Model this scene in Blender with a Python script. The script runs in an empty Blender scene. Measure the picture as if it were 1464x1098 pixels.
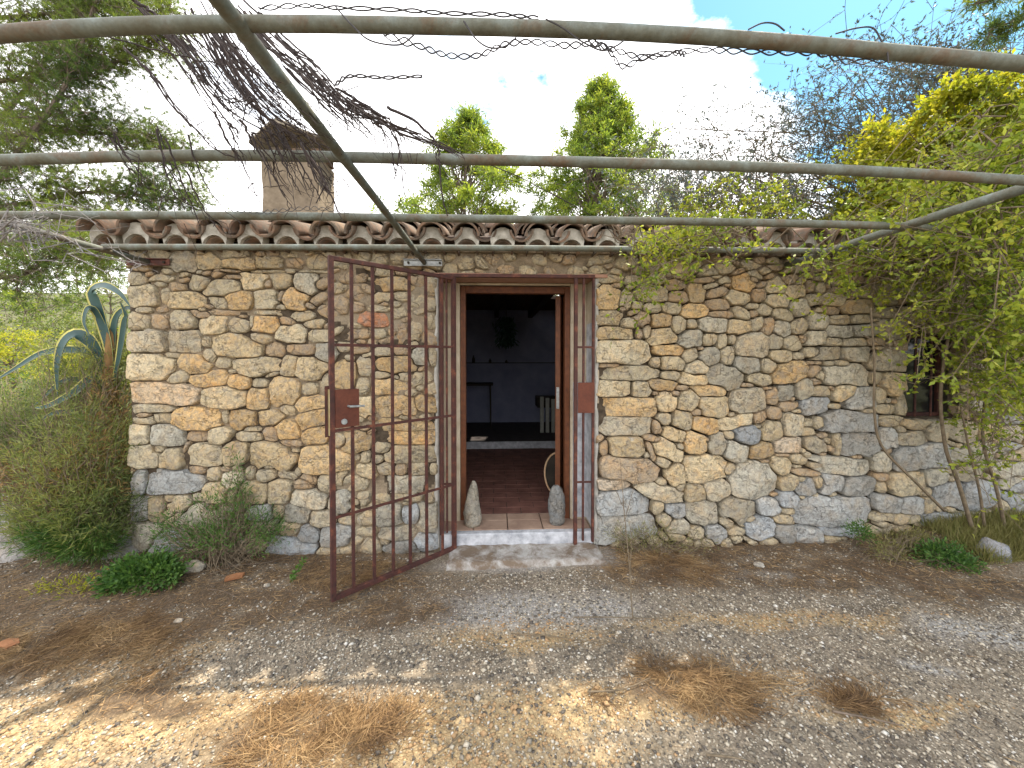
import bpy, math, random
import numpy as np
from mathutils import Vector, Matrix, noise
D = bpy.data
S = bpy.context.scene
COL = S.collection
RNG = random.Random(7)
NR = np.random.RandomState(11)
R = math.radians

# ---------------------------------------------------------------- camera
CAM = Vector((0.0, -2.8, 1.47))
YAW, PITCH, FPX, SHY = R(-2.38), R(-1.0), 529.0, -32.0/1464.0
cd = D.cameras.new('camera'); cam = D.objects.new('camera', cd); COL.objects.link(cam)
cam.location = CAM
cam.rotation_euler = (R(90)+PITCH, 0, YAW)
cd.sensor_fit = 'HORIZONTAL'; cd.sensor_width = 36.0; cd.lens = 36.0*FPX/1464.0
cd.shift_y = SHY; cd.clip_start = 0.05; cd.clip_end = 3000
S.camera = cam
CM = cam.rotation_euler.to_matrix()

# ---------------------------------------------------------------- light
SUN_AZ, SUN_EL = R(56), R(57)          # azimuth from +Y towards +X: behind the hut, to the right
w = D.worlds.new("World"); S.world = w; w.use_nodes = True
nt = w.node_tree; nt.nodes.clear()
def N(nt, t, **k):
    n = nt.nodes.new(t)
    for a, b in k.items(): setattr(n, a, b)
    return n
out = N(nt, 'ShaderNodeOutputWorld'); bg = N(nt, 'ShaderNodeBackground')
sky = N(nt, 'ShaderNodeTexSky', sky_type='NISHITA'); sky.sun_disc = False
sky.sun_elevation = SUN_EL; sky.sun_rotation = SUN_AZ
sky.air_density = 1.0; sky.dust_density = 0.3; sky.ozone_density = 1.0
tc = N(nt, 'ShaderNodeTexCoord'); mp = N(nt, 'ShaderNodeMapping'); mp.inputs['Scale'].default_value = (1.0, 1.0, 2.2)
mp.inputs['Location'].default_value = (0.35, 0.1, 0.42)
no = N(nt, 'ShaderNodeTexNoise'); no.inputs['Scale'].default_value = 1.5; no.inputs['Detail'].default_value = 9
no.inputs['Roughness'].default_value = 0.62; no.inputs['Distortion'].default_value = 0.25
cr = N(nt, 'ShaderNodeValToRGB'); cr.color_ramp.elements[0].position = 0.40; cr.color_ramp.elements[1].position = 0.50
mx = N(nt, 'ShaderNodeMixRGB'); mx.inputs[2].default_value = (12.5, 12.3, 12.4, 1)
l = nt.links.new
l(tc.outputs['Generated'], mp.inputs[0]); l(mp.outputs[0], no.inputs['Vector'])
dt = N(nt, 'ShaderNodeVectorMath', operation='DOT_PRODUCT'); dt.inputs[1].default_value = (.74, .08, .67)   # cloud cover opens towards the upper right
ma = N(nt, 'ShaderNodeMath', operation='MULTIPLY_ADD'); ma.inputs[1].default_value = -1.7
mm = N(nt, 'ShaderNodeMath', operation='MAXIMUM'); mm.inputs[1].default_value = .73
l(tc.outputs['Generated'], dt.inputs[0]); l(dt.outputs['Value'], mm.inputs[0]); l(mm.outputs[0], ma.inputs[0])
sh = N(nt, 'ShaderNodeMath', operation='ADD'); sh.inputs[1].default_value = .73*1.7 + .035
l(no.outputs['Fac'], sh.inputs[0]); l(sh.outputs[0], ma.inputs[2]); l(ma.outputs[0], cr.inputs[0])
l(cr.outputs[0], mx.inputs[0]); ti = N(nt, 'ShaderNodeMixRGB', blend_type='MULTIPLY'); ti.inputs[0].default_value = 1; ti.inputs[2].default_value = (.66, 1.02, .98, 1); l(sky.outputs[0], ti.inputs[1]); l(ti.outputs[0], mx.inputs[1]); l(mx.outputs[0], bg.inputs[0]); l(bg.outputs[0], out.inputs[0])
bg.inputs[1].default_value = 0.11
sd = D.lights.new('sun', 'SUN'); sun = D.objects.new('sun', sd); COL.objects.link(sun)
sd.energy = 4.3; sd.angle = R(0.6); sd.color = (1.0, 0.90, 0.74)
sv = Vector((math.sin(SUN_AZ)*math.cos(SUN_EL), math.cos(SUN_AZ)*math.cos(SUN_EL), math.sin(SUN_EL)))
sun.rotation_euler = sv.to_track_quat('Z', 'Y').to_euler(); sun.location = sv*30
S.view_settings.view_transform = 'Standard'; S.view_settings.look = 'None'
S.view_settings.gamma = 1; S.view_settings.use_curve_mapping = False
S.view_settings.exposure = 1.25
S.cycles.max_bounces = 8; S.cycles.diffuse_bounces = 4; S.cycles.transparent_max_bounces = 8
S.cycles.use_denoising = True

# ---------------------------------------------------------------- measuring helpers: photo pixel -> point on a real plane
def ray(px, py):
    v = Vector(((px-732)/FPX, (549-py)/FPX + SHY*1464/FPX, -1.0))
    return CM @ v
def at(px, py, Y=0.0):
    d = ray(px, py); t = (Y-CAM.y)/d.y
    return CAM + d*t
def gp(px, py, z=0.0):
    d = ray(px, py); t = (z-CAM.z)/d.z
    return CAM + d*t

# ---------------------------------------------------------------- scene helpers
def tag(o, label=None, cat=None, group=None, kind=None):
    if label: o['label'] = label
    if cat: o['category'] = cat
    if group: o['group'] = group
    if kind: o['kind'] = kind
    return o
def empty(name, loc, label, cat, group=None):
    o = D.objects.new(name, None); COL.objects.link(o); o.location = loc; o.empty_display_size = .1
    return tag(o, label, cat, group)
def link(name, me, parent=None, loc=None):
    o = D.objects.new(name, me); COL.objects.link(o)
    if parent is not None:
        o.parent = parent
    if loc is not None: o.location = loc
    return o
def wloc(o):
    v = Vector(o.location)
    while o.parent: o = o.parent; v += o.location
    return v
class MB:
    def __init__(s): s.v = []; s.f = []; s.m = []
    def add(s, vs, fs, mi=0):
        b = len(s.v); s.v += [tuple(v) for v in vs]; s.f += [tuple(i+b for i in f) for f in fs]; s.m += [mi]*len(fs); return s
    def box(s, a, b, mi=0):
        x0,y0,z0 = a; x1,y1,z1 = b
        vs = [(x0,y0,z0),(x1,y0,z0),(x1,y1,z0),(x0,y1,z0),(x0,y0,z1),(x1,y0,z1),(x1,y1,z1),(x0,y1,z1)]
        return s.add(vs, [(3,2,1,0),(4,5,6,7),(0,1,5,4),(1,2,6,5),(2,3,7,6),(3,0,4,7)], mi)
    def tube(s, pts, rad, n=6, mi=0, cap=True):
        pts = [Vector(p) for p in pts]
        if not hasattr(rad, '__len__'): rad = [rad]*len(pts)
        b = len(s.v); up = Vector((0.13, 0.21, 1)).normalized(); prev = None
        for i, p in enumerate(pts):
            t = (pts[min(i+1, len(pts)-1)] - pts[max(i-1, 0)])
            if t.length < 1e-9: t = Vector((0,0,1))
            t.normalize()
            if prev is None:
                u = t.cross(up)
                if u.length < 1e-3: u = t.cross(Vector((1,0,0)))
            else: u = prev - t*prev.dot(t)
            if u.length < 1e-6: u = t.orthogonal()
            u.normalize(); prev = u; w_ = t.cross(u)
            for k in range(n):
                a = 2*math.pi*k/n
                s.v.append(tuple(p + (u*math.cos(a) + w_*math.sin(a))*rad[i]))
        for i in range(len(pts)-1):
            for k in range(n):
                k2 = (k+1) % n
                s.f.append((b+i*n+k, b+i*n+k2, b+(i+1)*n+k2, b+(i+1)*n+k)); s.m.append(mi)
        if cap and n > 2:
            s.f.append(tuple(b+k for k in reversed(range(n)))); s.m.append(mi)
            s.f.append(tuple(b+(len(pts)-1)*n+k for k in range(n))); s.m.append(mi)
        return s
    def build(s, name, mats, parent=None, smooth=False, bevel=0, origin=None):
        me = D.meshes.new(name)
        off = Vector((0,0,0))
        if origin is not None: off = Vector(origin)
        elif parent is not None: off = wloc(parent)
        vs = s.v if off.length == 0 else [(x-off.x, y-off.y, z-off.z) for x,y,z in s.v]
        me.from_pydata(vs, [], s.f); me.update()
        if not isinstance(mats, (list, tuple)): mats = [mats]
        for m in mats: me.materials.append(m)
        if len(mats) > 1: me.polygons.foreach_set('material_index', s.m)
        if smooth: me.polygons.foreach_set('use_smooth', [True]*len(me.polygons))
        o = link(name, me, parent)
        if origin is not None:
            o.location = off - (wloc(parent) if parent else Vector((0,0,0)))
        if bevel:
            b = o.modifiers.new('bevel', 'BEVEL'); b.width = bevel; b.segments = 2; b.limit_method = 'ANGLE'
        return o
def np_mesh(name, V, F, mats, mi=None, smooth=False, parent=None):
    """V (n,3), F (m,k) numpy -> object"""
    me = D.meshes.new(name)
    if parent is not None: V = V - np.array(wloc(parent))
    k = F.shape[1]
    me.vertices.add(len(V)); me.vertices.foreach_set('co', np.asarray(V, dtype=np.float32).ravel())
    me.loops.add(F.size); me.loops.foreach_set('vertex_index', F.astype(np.int32).ravel())
    me.polygons.add(len(F)); me.polygons.foreach_set('loop_start', np.arange(0, F.size, k, dtype=np.int32))
    try: me.polygons.foreach_set('loop_total', np.full(len(F), k, dtype=np.int32))
    except Exception: pass
    if not isinstance(mats, (list, tuple)): mats = [mats]
    for m in mats: me.materials.append(m)
    if mi is not None: me.polygons.foreach_set('material_index', mi.astype(np.int32))
    if smooth: me.polygons.foreach_set('use_smooth', np.ones(len(F), dtype=bool))
    me.update(calc_edges=True); me.validate()
    return link(name, me, parent)
def unit(a): return a/np.maximum(np.linalg.norm(a, axis=1, keepdims=True), 1e-9)
def leaves(name, C, Dr, L, W, mats, mi=None, parent=None, fold=None):
    """diamond leaves: base C, direction Dr, lengths L, widths W"""
    n = len(C); U = unit(np.cross(Dr, NR.normal(size=(n,3))))
    L = np.broadcast_to(np.asarray(L, float), (n,))[:, None]; W = np.broadcast_to(np.asarray(W, float), (n,))[:, None]
    V = np.stack([C, C+Dr*L*.45+U*W*.5, C+Dr*L, C+Dr*L*.45-U*W*.5], axis=1).reshape(-1, 3)
    F = np.arange(4*n).reshape(n, 4)
    return np_mesh(name, V, F, mats, mi, parent=parent)
def rand_dirs(n): return unit(NR.normal(size=(n,3)))
def spline(pts, n=24):
    """Catmull-Rom through points"""
    P = [Vector(p) for p in pts]; P = [P[0]*2-P[1]] + P + [P[-1]*2-P[-2]]
    out = []; m = len(P)-3
    for i in range(n+1):
        t = i/n*m; k = min(int(t), m-1); u = t-k
        a,b,c,d = P[k:k+4]
        out.append(0.5*((2*b)+(c-a)*u+(2*a-5*b+4*c-d)*u*u+(3*b-a-3*c+d)*u*u*u))
    return out

# ---------------------------------------------------------------- materials
def mat(name, rough=0.9):
    m = D.materials.new(name); m.use_nodes = True; t = m.node_tree
    p = t.nodes['Principled BSDF']; p.inputs['Roughness'].default_value = rough
    p.inputs['Specular IOR Level'].default_value = 0.3
    return m, t, p
def pos(t, scale=(1,1,1), obj=False):
    g = N(t, 'ShaderNodeTexCoord') if obj else N(t, 'ShaderNodeNewGeometry')
    mpn = N(t, 'ShaderNodeMapping'); mpn.inputs['Scale'].default_value = scale
    t.links.new(g.outputs['Object' if obj else 'Position'], mpn.inputs[0]); return mpn.outputs[0]
def noi(t, vec, scale, detail=5, rough=.6, dist=0.0):
    n = N(t, 'ShaderNodeTexNoise'); n.inputs['Scale'].default_value = scale; n.inputs['Detail'].default_value = detail
    n.inputs['Roughness'].default_value = rough; n.inputs['Distortion'].default_value = dist
    if vec is not None: t.links.new(vec, n.inputs['Vector'])
    return n.outputs['Fac']
def ramp(t, fac, stops, interp='LINEAR'):
    r = N(t, 'ShaderNodeValToRGB'); e = r.color_ramp.elements; r.color_ramp.interpolation = interp
    while len(e) < len(stops): e.new(0.5)
    for k, (p_, c) in enumerate(stops):
        e[k].position = p_
        e[k].color = (c, c, c, 1) if not hasattr(c, '__len__') else (*c, 1)
    t.links.new(fac, r.inputs[0]); return r.outputs[0]
def mixc(t, fac, a, b, mode='MIX'):
    m = N(t, 'ShaderNodeMixRGB', blend_type=mode)
    for i, x in ((0, fac), (1, a), (2, b)):
        if hasattr(x, 'links') or hasattr(x, 'is_linked'): t.links.new(x, m.inputs[i])
        elif hasattr(x, '__len__'): m.inputs[i].default_value = (*x, 1)
        else: m.inputs[i].default_value = x if i == 0 else (x, x, x, 1)
    return m.outputs[0]
def bump(t, p, h, strength=.5, dist=.01):
    b = N(t, 'ShaderNodeBump'); b.inputs['Strength'].default_value = strength; b.inputs['Distance'].default_value = dist
    t.links.new(h, b.inputs['Height']); t.links.new(b.outputs[0], p.inputs['Normal'])
def simple(name, c1, c2, scale=20, rough=.9, bstr=.4, bdist=.004, spec=.25, metal=0):
    m, t, p = mat(name, rough); v = pos(t); f = noi(t, v, scale, 6, .65)
    t.links.new(ramp(t, f, [(.3, c1), (.7, c2)]), p.inputs['Base Color'])
    p.inputs['Specular IOR Level'].default_value = spec; p.inputs['Metallic'].default_value = metal
    if bstr: bump(t, p, f, bstr, bdist)
    return m
def leafmat(name, cols, transl=.35, clump=1.2, rough=.55):
    """cols = list of colours picked per leaf; slow noise shifts whole clumps"""
    m, t, p = mat(name, rough)
    g = N(t, 'ShaderNodeNewGeometry')
    v = pos(t); f = noi(t, v, clump, 2, .5)
    a = N(t, 'ShaderNodeMath', operation='MULTIPLY_ADD'); a.inputs[1].default_value = .55
    b = N(t, 'ShaderNodeMath', operation='MULTIPLY_ADD'); b.inputs[1].default_value = 1.1; b.inputs[2].default_value = -.33
    t.links.new(g.outputs['Random Per Island'], a.inputs[0]); t.links.new(f, b.inputs[0]); t.links.new(b.outputs[0], a.inputs[2])
    n = len(cols); c = ramp(t, a.outputs[0], [(.1+.8*i/(n-1), q) for i, q in enumerate(cols)])
    t.links.new(c, p.inputs['Base Color'])
    tr = N(t, 'ShaderNodeBsdfTranslucent'); t.links.new(mixc(t, 1.0, c, (1.0, 1.0, .55), 'MULTIPLY'), tr.inputs[0])
    ms = N(t, 'ShaderNodeMixShader'); ms.inputs[0].default_value = transl
    o = t.nodes['Material Output']
    t.links.new(p.outputs[0], ms.inputs[1]); t.links.new(tr.outputs[0], ms.inputs[2]); t.links.new(ms.outputs[0], o.inputs[0])
    return m

def stone_mat():
    m, t, p = mat('field_stone', .93)
    v = pos(t); oi = N(t, 'ShaderNodeObjectInfo')
    big = noi(t, v, 9, 6, .62, .4); fine = noi(t, v, 85, 6, .75); mid = noi(t, v, 28, 5, .65, .3)
    base = oi.outputs['Color']
    och = mixc(t, ramp(t, big, [(.46, 0.), (.70, .6)]), base, mixc(t, 1.0, base, (1.14, .88, .60), 'MULTIPLY'))
    gry = mixc(t, ramp(t, mid, [(.36, .6), (.56, 0.)]), och, (.24, .225, .20))
    lic = mixc(t, ramp(t, noi(t, v, 17, 7, .7, .6), [(.60, 0.), (.72, .55)]), gry, (.50, .48, .43))
    c = mixc(t, .75, lic, ramp(t, fine, [(.25, .30), (.48, .95), (.8, 1.45)]), 'MULTIPLY')
    vo = N(t, 'ShaderNodeTexVoronoi', feature='DISTANCE_TO_EDGE'); vo.inputs['Scale'].default_value = 7
    wn = mixc(t, .12, v, N(t, 'ShaderNodeTexNoise').outputs['Color'], 'ADD')
    t.links.new(wn, vo.inputs['Vector'])
    crack = ramp(t, vo.outputs['Distance'], [(0.0, .45), (.018, 1.)])
    c = mixc(t, .55, c, crack, 'MULTIPLY')
    t.links.new(c, p.inputs['Base Color'])
    h = N(t, 'ShaderNodeMath', operation='MULTIPLY_ADD'); h.inputs[1].default_value = .35
    t.links.new(fine, h.inputs[0]); t.links.new(mid, h.inputs[2])
    h2 = N(t, 'ShaderNodeMath', operation='MULTIPLY'); t.links.new(h.outputs[0], h2.inputs[0]); t.links.new(crack, h2.inputs[1])
    bump(t, p, h2.outputs[0], 1.0, .03)
    return m
M_STONE = stone_mat()
def mortar_mat():
    m, t, p = mat('lime_mortar', .97); v = pos(t)
    f = noi(t, v, 14, 8, .7, .5); g = noi(t, v, 120, 5, .8); r_ = noi(t, v, 2.2, 3, .5)
    c = ramp(t, f, [(.25, (.13, .10, .075)), (.5, (.31, .24, .16)), (.75, (.48, .38, .27))])
    c = mixc(t, ramp(t, r_, [(.4, 0.), (.65, .6)]), c, (.34, .29, .21))
    c = mixc(t, .8, c, ramp(t, g, [(.3, .5), (.7, 1.2)]), 'MULTIPLY')
    t.links.new(c, p.inputs['Base Color']); bump(t, p, mixc(t, .4, f, g), 1.0, .02); return m
M_MORTAR = mortar_mat()
M_JOINT = simple('shaded_joint', (.035, .026, .018), (.11, .084, .058), 26, .98, 1.0, .012)  # near-black colour paints in the shade of the gaps between stones
def rust_mat(name, a, b, c, sc=16):
    m, t, p = mat(name, .72); v = pos(t); f = noi(t, v, sc, 7, .7); g = noi(t, v, 90, 4, .7)
    col = ramp(t, f, [(.3, a), (.54, b), (.76, c)])
    col = mixc(t, .5, col, ramp(t, g, [(.3, .6), (.7, 1.2)]), 'MULTIPLY')
    if name == 'galvanised_pipe': col = mixc(t, ramp(t, noi(t, v, 6, 7, .75, .6), [(.50, 0.), (.64, .7)]), col, mixc(t, g, (.055,.034,.018), (.16,.09,.045)))
    t.links.new(col, p.inputs['Base Color']); bump(t, p, g, .5, .002); p.inputs['Specular IOR Level'].default_value = .4
    return m
M_RUST = rust_mat('red_oxide_steel', (.032, .014, .012), (.072, .023, .017), (.24, .080, .038))
M_GALV = rust_mat('galvanised_pipe', (.085, .075, .045), (.13, .14, .115), (.20, .235, .225), 13)
M_ZINC = simple('zinc_bracket', (.14, .15, .15), (.42, .43, .42), 30, .5, .2, .002, .5, .4)
M_WOOD = simple('varnished_wood', (.075, .028, .014), (.165, .058, .024), 22, .5, .2, .002)
M_PLAST = simple('plaster', (.33, .27, .19), (.50, .43, .33), 9, .95, .7, .008)
M_WHITE = simple('whitewash', (.24, .25, .27), (.58, .59, .62), 14, .95, .4, .004)
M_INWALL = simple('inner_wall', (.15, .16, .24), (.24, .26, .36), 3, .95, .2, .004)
M_DARKW = simple('dark_beam', (.02, .018, .015), (.05, .04, .03), 10, .9)
# ---------------------------------------------------------------- wall stones: centre, size, tilt and tone measured window by window
# tone: o ochre, t tan, g grey, b blue-grey, r fired clay, p pinkish
WA = """430,150,170,100,0,g 590,150,150,95,0,t 745,100,170,60,0,p 790,160,190,80,0,o 970,150,170,80,0,t 1120,155,130,70,0,o 1260,150,130,90,0,g 1390,150,110,70,0,g
1090,100,130,50,0,p 140,250,110,80,0,g 160,180,110,50,0,r 700,200,180,20,0,o 950,205,220,20,0,t 1250,205,200,18,0,t 300,250,120,50,0,t 400,300,110,60,0,o 530,280,130,100,0,t
670,310,280,80,-8,t 865,270,150,110,0,t 1040,265,110,110,0,t 1190,285,120,120,0,g 960,285,50,50,0,r 745,240,140,22,0,r 440,225,60,34,0,p 195,355,220,110,0,t 320,350,60,100,0,t
465,380,210,105,0,t 640,395,120,60,15,t 800,380,150,110,0,o 945,375,140,120,0,t 1035,355,30,70,20,r 1130,375,140,120,20,o 590,420,60,30,0,r 165,520,120,110,0,t 190,445,90,40,0,p
305,515,110,100,10,o 430,510,140,120,0,t 535,470,130,45,10,o 620,545,160,120,0,t 715,462,220,28,0,o 775,540,130,90,0,t 945,535,170,100,0,o 970,460,200,30,0,t 1075,515,100,45,10,o
1165,485,120,60,0,t 1240,530,130,50,0,t 860,520,30,70,0,g 225,635,220,140,0,g 440,640,210,140,0,g 582,640,70,80,0,p 760,665,330,140,8,t 910,620,130,70,10,p 1105,595,180,110,0,t
1280,605,150,70,0,t 1000,690,130,90,0,o 1170,690,180,70,5,o 1310,710,130,110,0,g 600,725,90,100,0,p 255,795,300,160,0,t 365,725,110,40,0,t 510,780,220,120,15,o 400,860,140,90,-20,t
890,795,290,120,-5,t 680,770,100,70,0,t 1090,790,100,130,15,t 1225,810,190,150,0,t 740,825,60,30,0,p 600,870,240,100,-10,o 785,890,140,110,25,o 980,840,90,30,-15,t 910,895,100,60,0,g
1065,945,190,170,0,o 1215,930,110,90,0,t 1320,900,80,150,0,t 330,955,450,130,0,p 700,980,290,130,0,t 895,990,150,130,0,o 1225,1015,190,90,-10,o 1085,1060,100,60,15,t 240,1052,260,56,0,t"""
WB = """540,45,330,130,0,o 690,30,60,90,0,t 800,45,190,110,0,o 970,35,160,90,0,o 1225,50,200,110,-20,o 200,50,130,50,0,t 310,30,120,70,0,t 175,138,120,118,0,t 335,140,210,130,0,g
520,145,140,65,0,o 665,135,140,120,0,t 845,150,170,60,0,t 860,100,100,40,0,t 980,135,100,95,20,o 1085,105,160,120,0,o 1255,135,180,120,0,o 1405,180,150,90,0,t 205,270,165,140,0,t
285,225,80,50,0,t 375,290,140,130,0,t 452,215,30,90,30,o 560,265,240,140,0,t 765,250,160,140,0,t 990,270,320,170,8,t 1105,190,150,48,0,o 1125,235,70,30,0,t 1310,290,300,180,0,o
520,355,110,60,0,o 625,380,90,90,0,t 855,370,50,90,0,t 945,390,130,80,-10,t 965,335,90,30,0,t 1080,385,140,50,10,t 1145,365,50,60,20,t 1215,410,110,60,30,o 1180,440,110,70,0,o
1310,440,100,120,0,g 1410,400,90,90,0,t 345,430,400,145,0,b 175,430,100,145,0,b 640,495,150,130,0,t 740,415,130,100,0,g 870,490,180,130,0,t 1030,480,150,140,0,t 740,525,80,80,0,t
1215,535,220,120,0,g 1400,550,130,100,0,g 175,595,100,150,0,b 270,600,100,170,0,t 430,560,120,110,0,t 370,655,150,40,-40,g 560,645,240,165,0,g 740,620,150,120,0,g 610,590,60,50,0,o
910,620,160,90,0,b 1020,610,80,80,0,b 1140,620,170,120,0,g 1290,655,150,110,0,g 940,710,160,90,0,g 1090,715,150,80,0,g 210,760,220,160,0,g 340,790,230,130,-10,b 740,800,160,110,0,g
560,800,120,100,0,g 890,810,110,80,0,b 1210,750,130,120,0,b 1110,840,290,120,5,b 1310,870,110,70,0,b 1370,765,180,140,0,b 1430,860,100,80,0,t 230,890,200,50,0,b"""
WG = """330,112,130,60,0,p 430,130,120,80,0,t 545,120,100,80,0,p 960,160,110,70,0,g 760,150,120,80,0,p 860,180,90,50,0,t 1040,150,70,80,0,p 545,280,280,80,0,o 650,265,120,80,0,o 190,300,120,60,0,t 275,335,100,80,0,o
200,400,100,90,0,r 385,490,150,90,5,r 570,575,70,110,20,r 740,290,70,120,0,t 660,380,100,90,0,t 460,360,120,60,0,g 570,350,110,60,0,t 740,400,60,80,0,g 440,430,160,40,0,t
540,450,100,60,0,t 300,580,170,70,0,o 430,580,100,60,0,t 645,560,90,130,0,t 740,500,60,90,0,g 220,660,90,50,0,t 320,670,120,60,0,o 460,690,120,50,0,g 570,680,120,50,0,o
540,765,240,90,0,o 680,720,110,110,0,g 750,710,60,100,0,g 225,830,140,160,0,o 345,780,90,110,0,t 330,900,90,110,0,p 480,900,200,90,0,o 440,830,90,46,0,g 590,840,80,60,0,p
680,850,120,80,0,p 740,920,80,80,0,g 530,1010,260,110,0,o 710,1000,140,90,0,o 340,1020,120,120,0,t"""
WH = """270,140,210,110,0,o 540,35,330,60,0,o 430,165,110,70,0,b 335,220,70,90,0,t 580,105,340,75,0,o 590,200,290,100,0,t 400,235,80,50,0,t 350,295,110,100,0,t 450,285,110,70,0,t
540,290,80,70,0,o 640,285,120,80,0,t 730,290,50,60,0,t 225,350,90,60,0,t 300,370,110,90,0,g 330,455,70,80,0,t 560,380,380,90,0,g 430,460,120,60,0,g 560,455,200,50,0,g 710,450,60,80,0,t
340,580,110,80,0,t 470,560,160,120,0,g 600,550,120,90,0,b 700,570,110,160,0,g 340,650,120,60,0,g 520,655,200,70,0,g 690,705,120,90,0,b 540,745,180,60,0,b 370,740,100,100,0,b 240,770,130,70,0,t"""
WC = """90,130,160,60,0,p 60,200,110,50,0,p 240,150,120,70,0,p 420,170,120,90,0,p 570,180,150,80,0,t 660,180,90,70,0,g 740,205,110,60,0,t 850,180,120,60,0,t 1090,210,70,40,0,t 990,170,110,50,0,p 1180,180,90,30,0,o 1330,180,120,60,0,p
150,250,170,50,0,p 290,258,130,50,0,p 430,255,90,70,0,t 610,240,110,35,0,o 715,260,150,35,-5,o 790,243,60,20,0,t 540,290,120,60,-5,o 750,300,100,35,-15,t 850,265,80,40,0,t
960,285,130,110,15,o 1020,258,50,40,0,o 1165,305,130,90,0,t 1255,260,90,50,0,o 1320,265,80,40,-20,t 1380,300,60,90,0,o 1430,250,80,30,0,t 1285,335,140,90,-15,t 1435,310,70,70,0,g
120,370,150,130,0,o 240,380,80,100,20,t 400,345,190,105,0,t 565,365,140,75,0,o 670,340,110,120,20,o 800,335,140,60,-12,o 925,370,140,90,10,t 1050,355,100,90,0,o 1170,385,150,90,0,t
1300,425,110,110,-20,g 1395,380,100,90,0,t 1435,440,80,50,0,t 310,412,70,50,0,p 400,430,110,70,0,t 525,430,120,75,0,t 660,450,160,90,0,o 815,410,150,70,0,o 820,472,160,48,0,o
950,470,120,80,35,g 1020,420,100,40,0,t 1025,470,50,50,0,o 1095,440,90,70,20,t 1215,470,140,70,15,g 1415,515,110,110,0,g 120,490,150,80,0,t 260,530,100,60,0,g 345,500,100,95,-20,o
450,510,140,85,0,o 560,540,95,110,0,t 645,530,70,65,0,t 770,535,180,105,0,g 930,545,140,100,-10,t 1045,530,90,80,-30,g 1115,550,80,120,20,o 1195,565,110,100,0,g 1310,545,110,90,-15,t
370,575,50,90,0,t 180,590,240,70,0,t 320,590,40,60,0,o 460,610,170,110,-10,t 635,620,145,115,0,g 750,625,100,80,0,t 830,640,60,100,0,t 890,625,45,70,0,t 1020,665,200,150,0,g
1155,640,100,110,0,g 1265,650,110,95,0,t 1330,625,50,50,0,o 1405,620,120,100,0,g 225,705,350,140,0,t 495,690,190,70,3,o 640,720,110,80,-35,t 700,682,40,30,0,o 750,735,130,120,0,g
860,730,85,130,0,t 1185,730,140,90,0,t 1300,730,80,50,0,t 1400,710,130,80,0,g 130,787,150,32,0,o 420,770,60,70,0,t 520,775,145,95,0,t 670,805,150,95,-20,t 980,785,160,110,0,g
1115,790,105,100,0,t 1400,770,110,25,0,o 260,832,390,88,3,t 510,845,125,65,0,b 660,870,180,75,10,t 850,855,240,150,15,g 1060,870,140,80,10,t 1240,825,220,130,-15,o 1390,820,100,70,-30,o
1430,850,60,80,0,g 160,930,210,95,0,t 330,930,115,100,0,t 460,905,180,75,10,o 580,925,70,35,0,o 545,960,60,40,0,o 755,940,190,75,3,o 985,907,80,30,0,o 1120,928,70,30,0,o
1215,950,120,90,0,g 1330,930,100,130,0,g 1410,885,70,50,0,o 1430,940,90,70,0,b"""
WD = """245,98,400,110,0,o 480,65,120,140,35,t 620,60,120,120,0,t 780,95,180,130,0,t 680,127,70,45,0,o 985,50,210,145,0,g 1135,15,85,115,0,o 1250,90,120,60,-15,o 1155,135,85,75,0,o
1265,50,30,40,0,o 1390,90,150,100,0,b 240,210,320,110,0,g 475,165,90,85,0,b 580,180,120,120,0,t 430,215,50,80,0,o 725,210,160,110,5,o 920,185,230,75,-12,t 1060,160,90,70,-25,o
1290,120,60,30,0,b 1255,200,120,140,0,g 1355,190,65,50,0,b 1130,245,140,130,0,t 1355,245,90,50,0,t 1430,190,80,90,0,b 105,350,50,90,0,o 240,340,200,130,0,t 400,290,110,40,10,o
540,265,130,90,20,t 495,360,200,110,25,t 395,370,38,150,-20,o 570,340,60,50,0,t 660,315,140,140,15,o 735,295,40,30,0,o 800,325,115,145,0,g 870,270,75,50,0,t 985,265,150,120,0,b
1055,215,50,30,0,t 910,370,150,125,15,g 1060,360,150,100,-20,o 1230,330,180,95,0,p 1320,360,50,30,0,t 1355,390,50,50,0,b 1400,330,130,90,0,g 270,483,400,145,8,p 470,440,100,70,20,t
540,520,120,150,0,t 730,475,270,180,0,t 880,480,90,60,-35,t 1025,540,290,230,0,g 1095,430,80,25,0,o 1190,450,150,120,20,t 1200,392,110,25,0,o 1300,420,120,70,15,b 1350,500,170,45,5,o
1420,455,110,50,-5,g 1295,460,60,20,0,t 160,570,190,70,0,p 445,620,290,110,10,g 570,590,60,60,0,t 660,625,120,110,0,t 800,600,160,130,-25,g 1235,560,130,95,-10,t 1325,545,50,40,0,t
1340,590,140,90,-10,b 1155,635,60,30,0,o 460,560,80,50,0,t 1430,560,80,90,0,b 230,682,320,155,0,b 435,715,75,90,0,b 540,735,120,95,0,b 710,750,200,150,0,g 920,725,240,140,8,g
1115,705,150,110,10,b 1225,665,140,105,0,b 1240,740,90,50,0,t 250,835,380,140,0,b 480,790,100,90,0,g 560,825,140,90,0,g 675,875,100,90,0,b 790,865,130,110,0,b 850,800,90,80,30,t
920,865,110,60,0,t 1060,835,170,130,0,b 1210,785,130,70,10,b 1220,865,140,95,0,b 1365,880,150,80,10,b 735,930,80,50,0,b 860,928,70,50,0,b 1010,790,70,50,0,g"""
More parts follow.
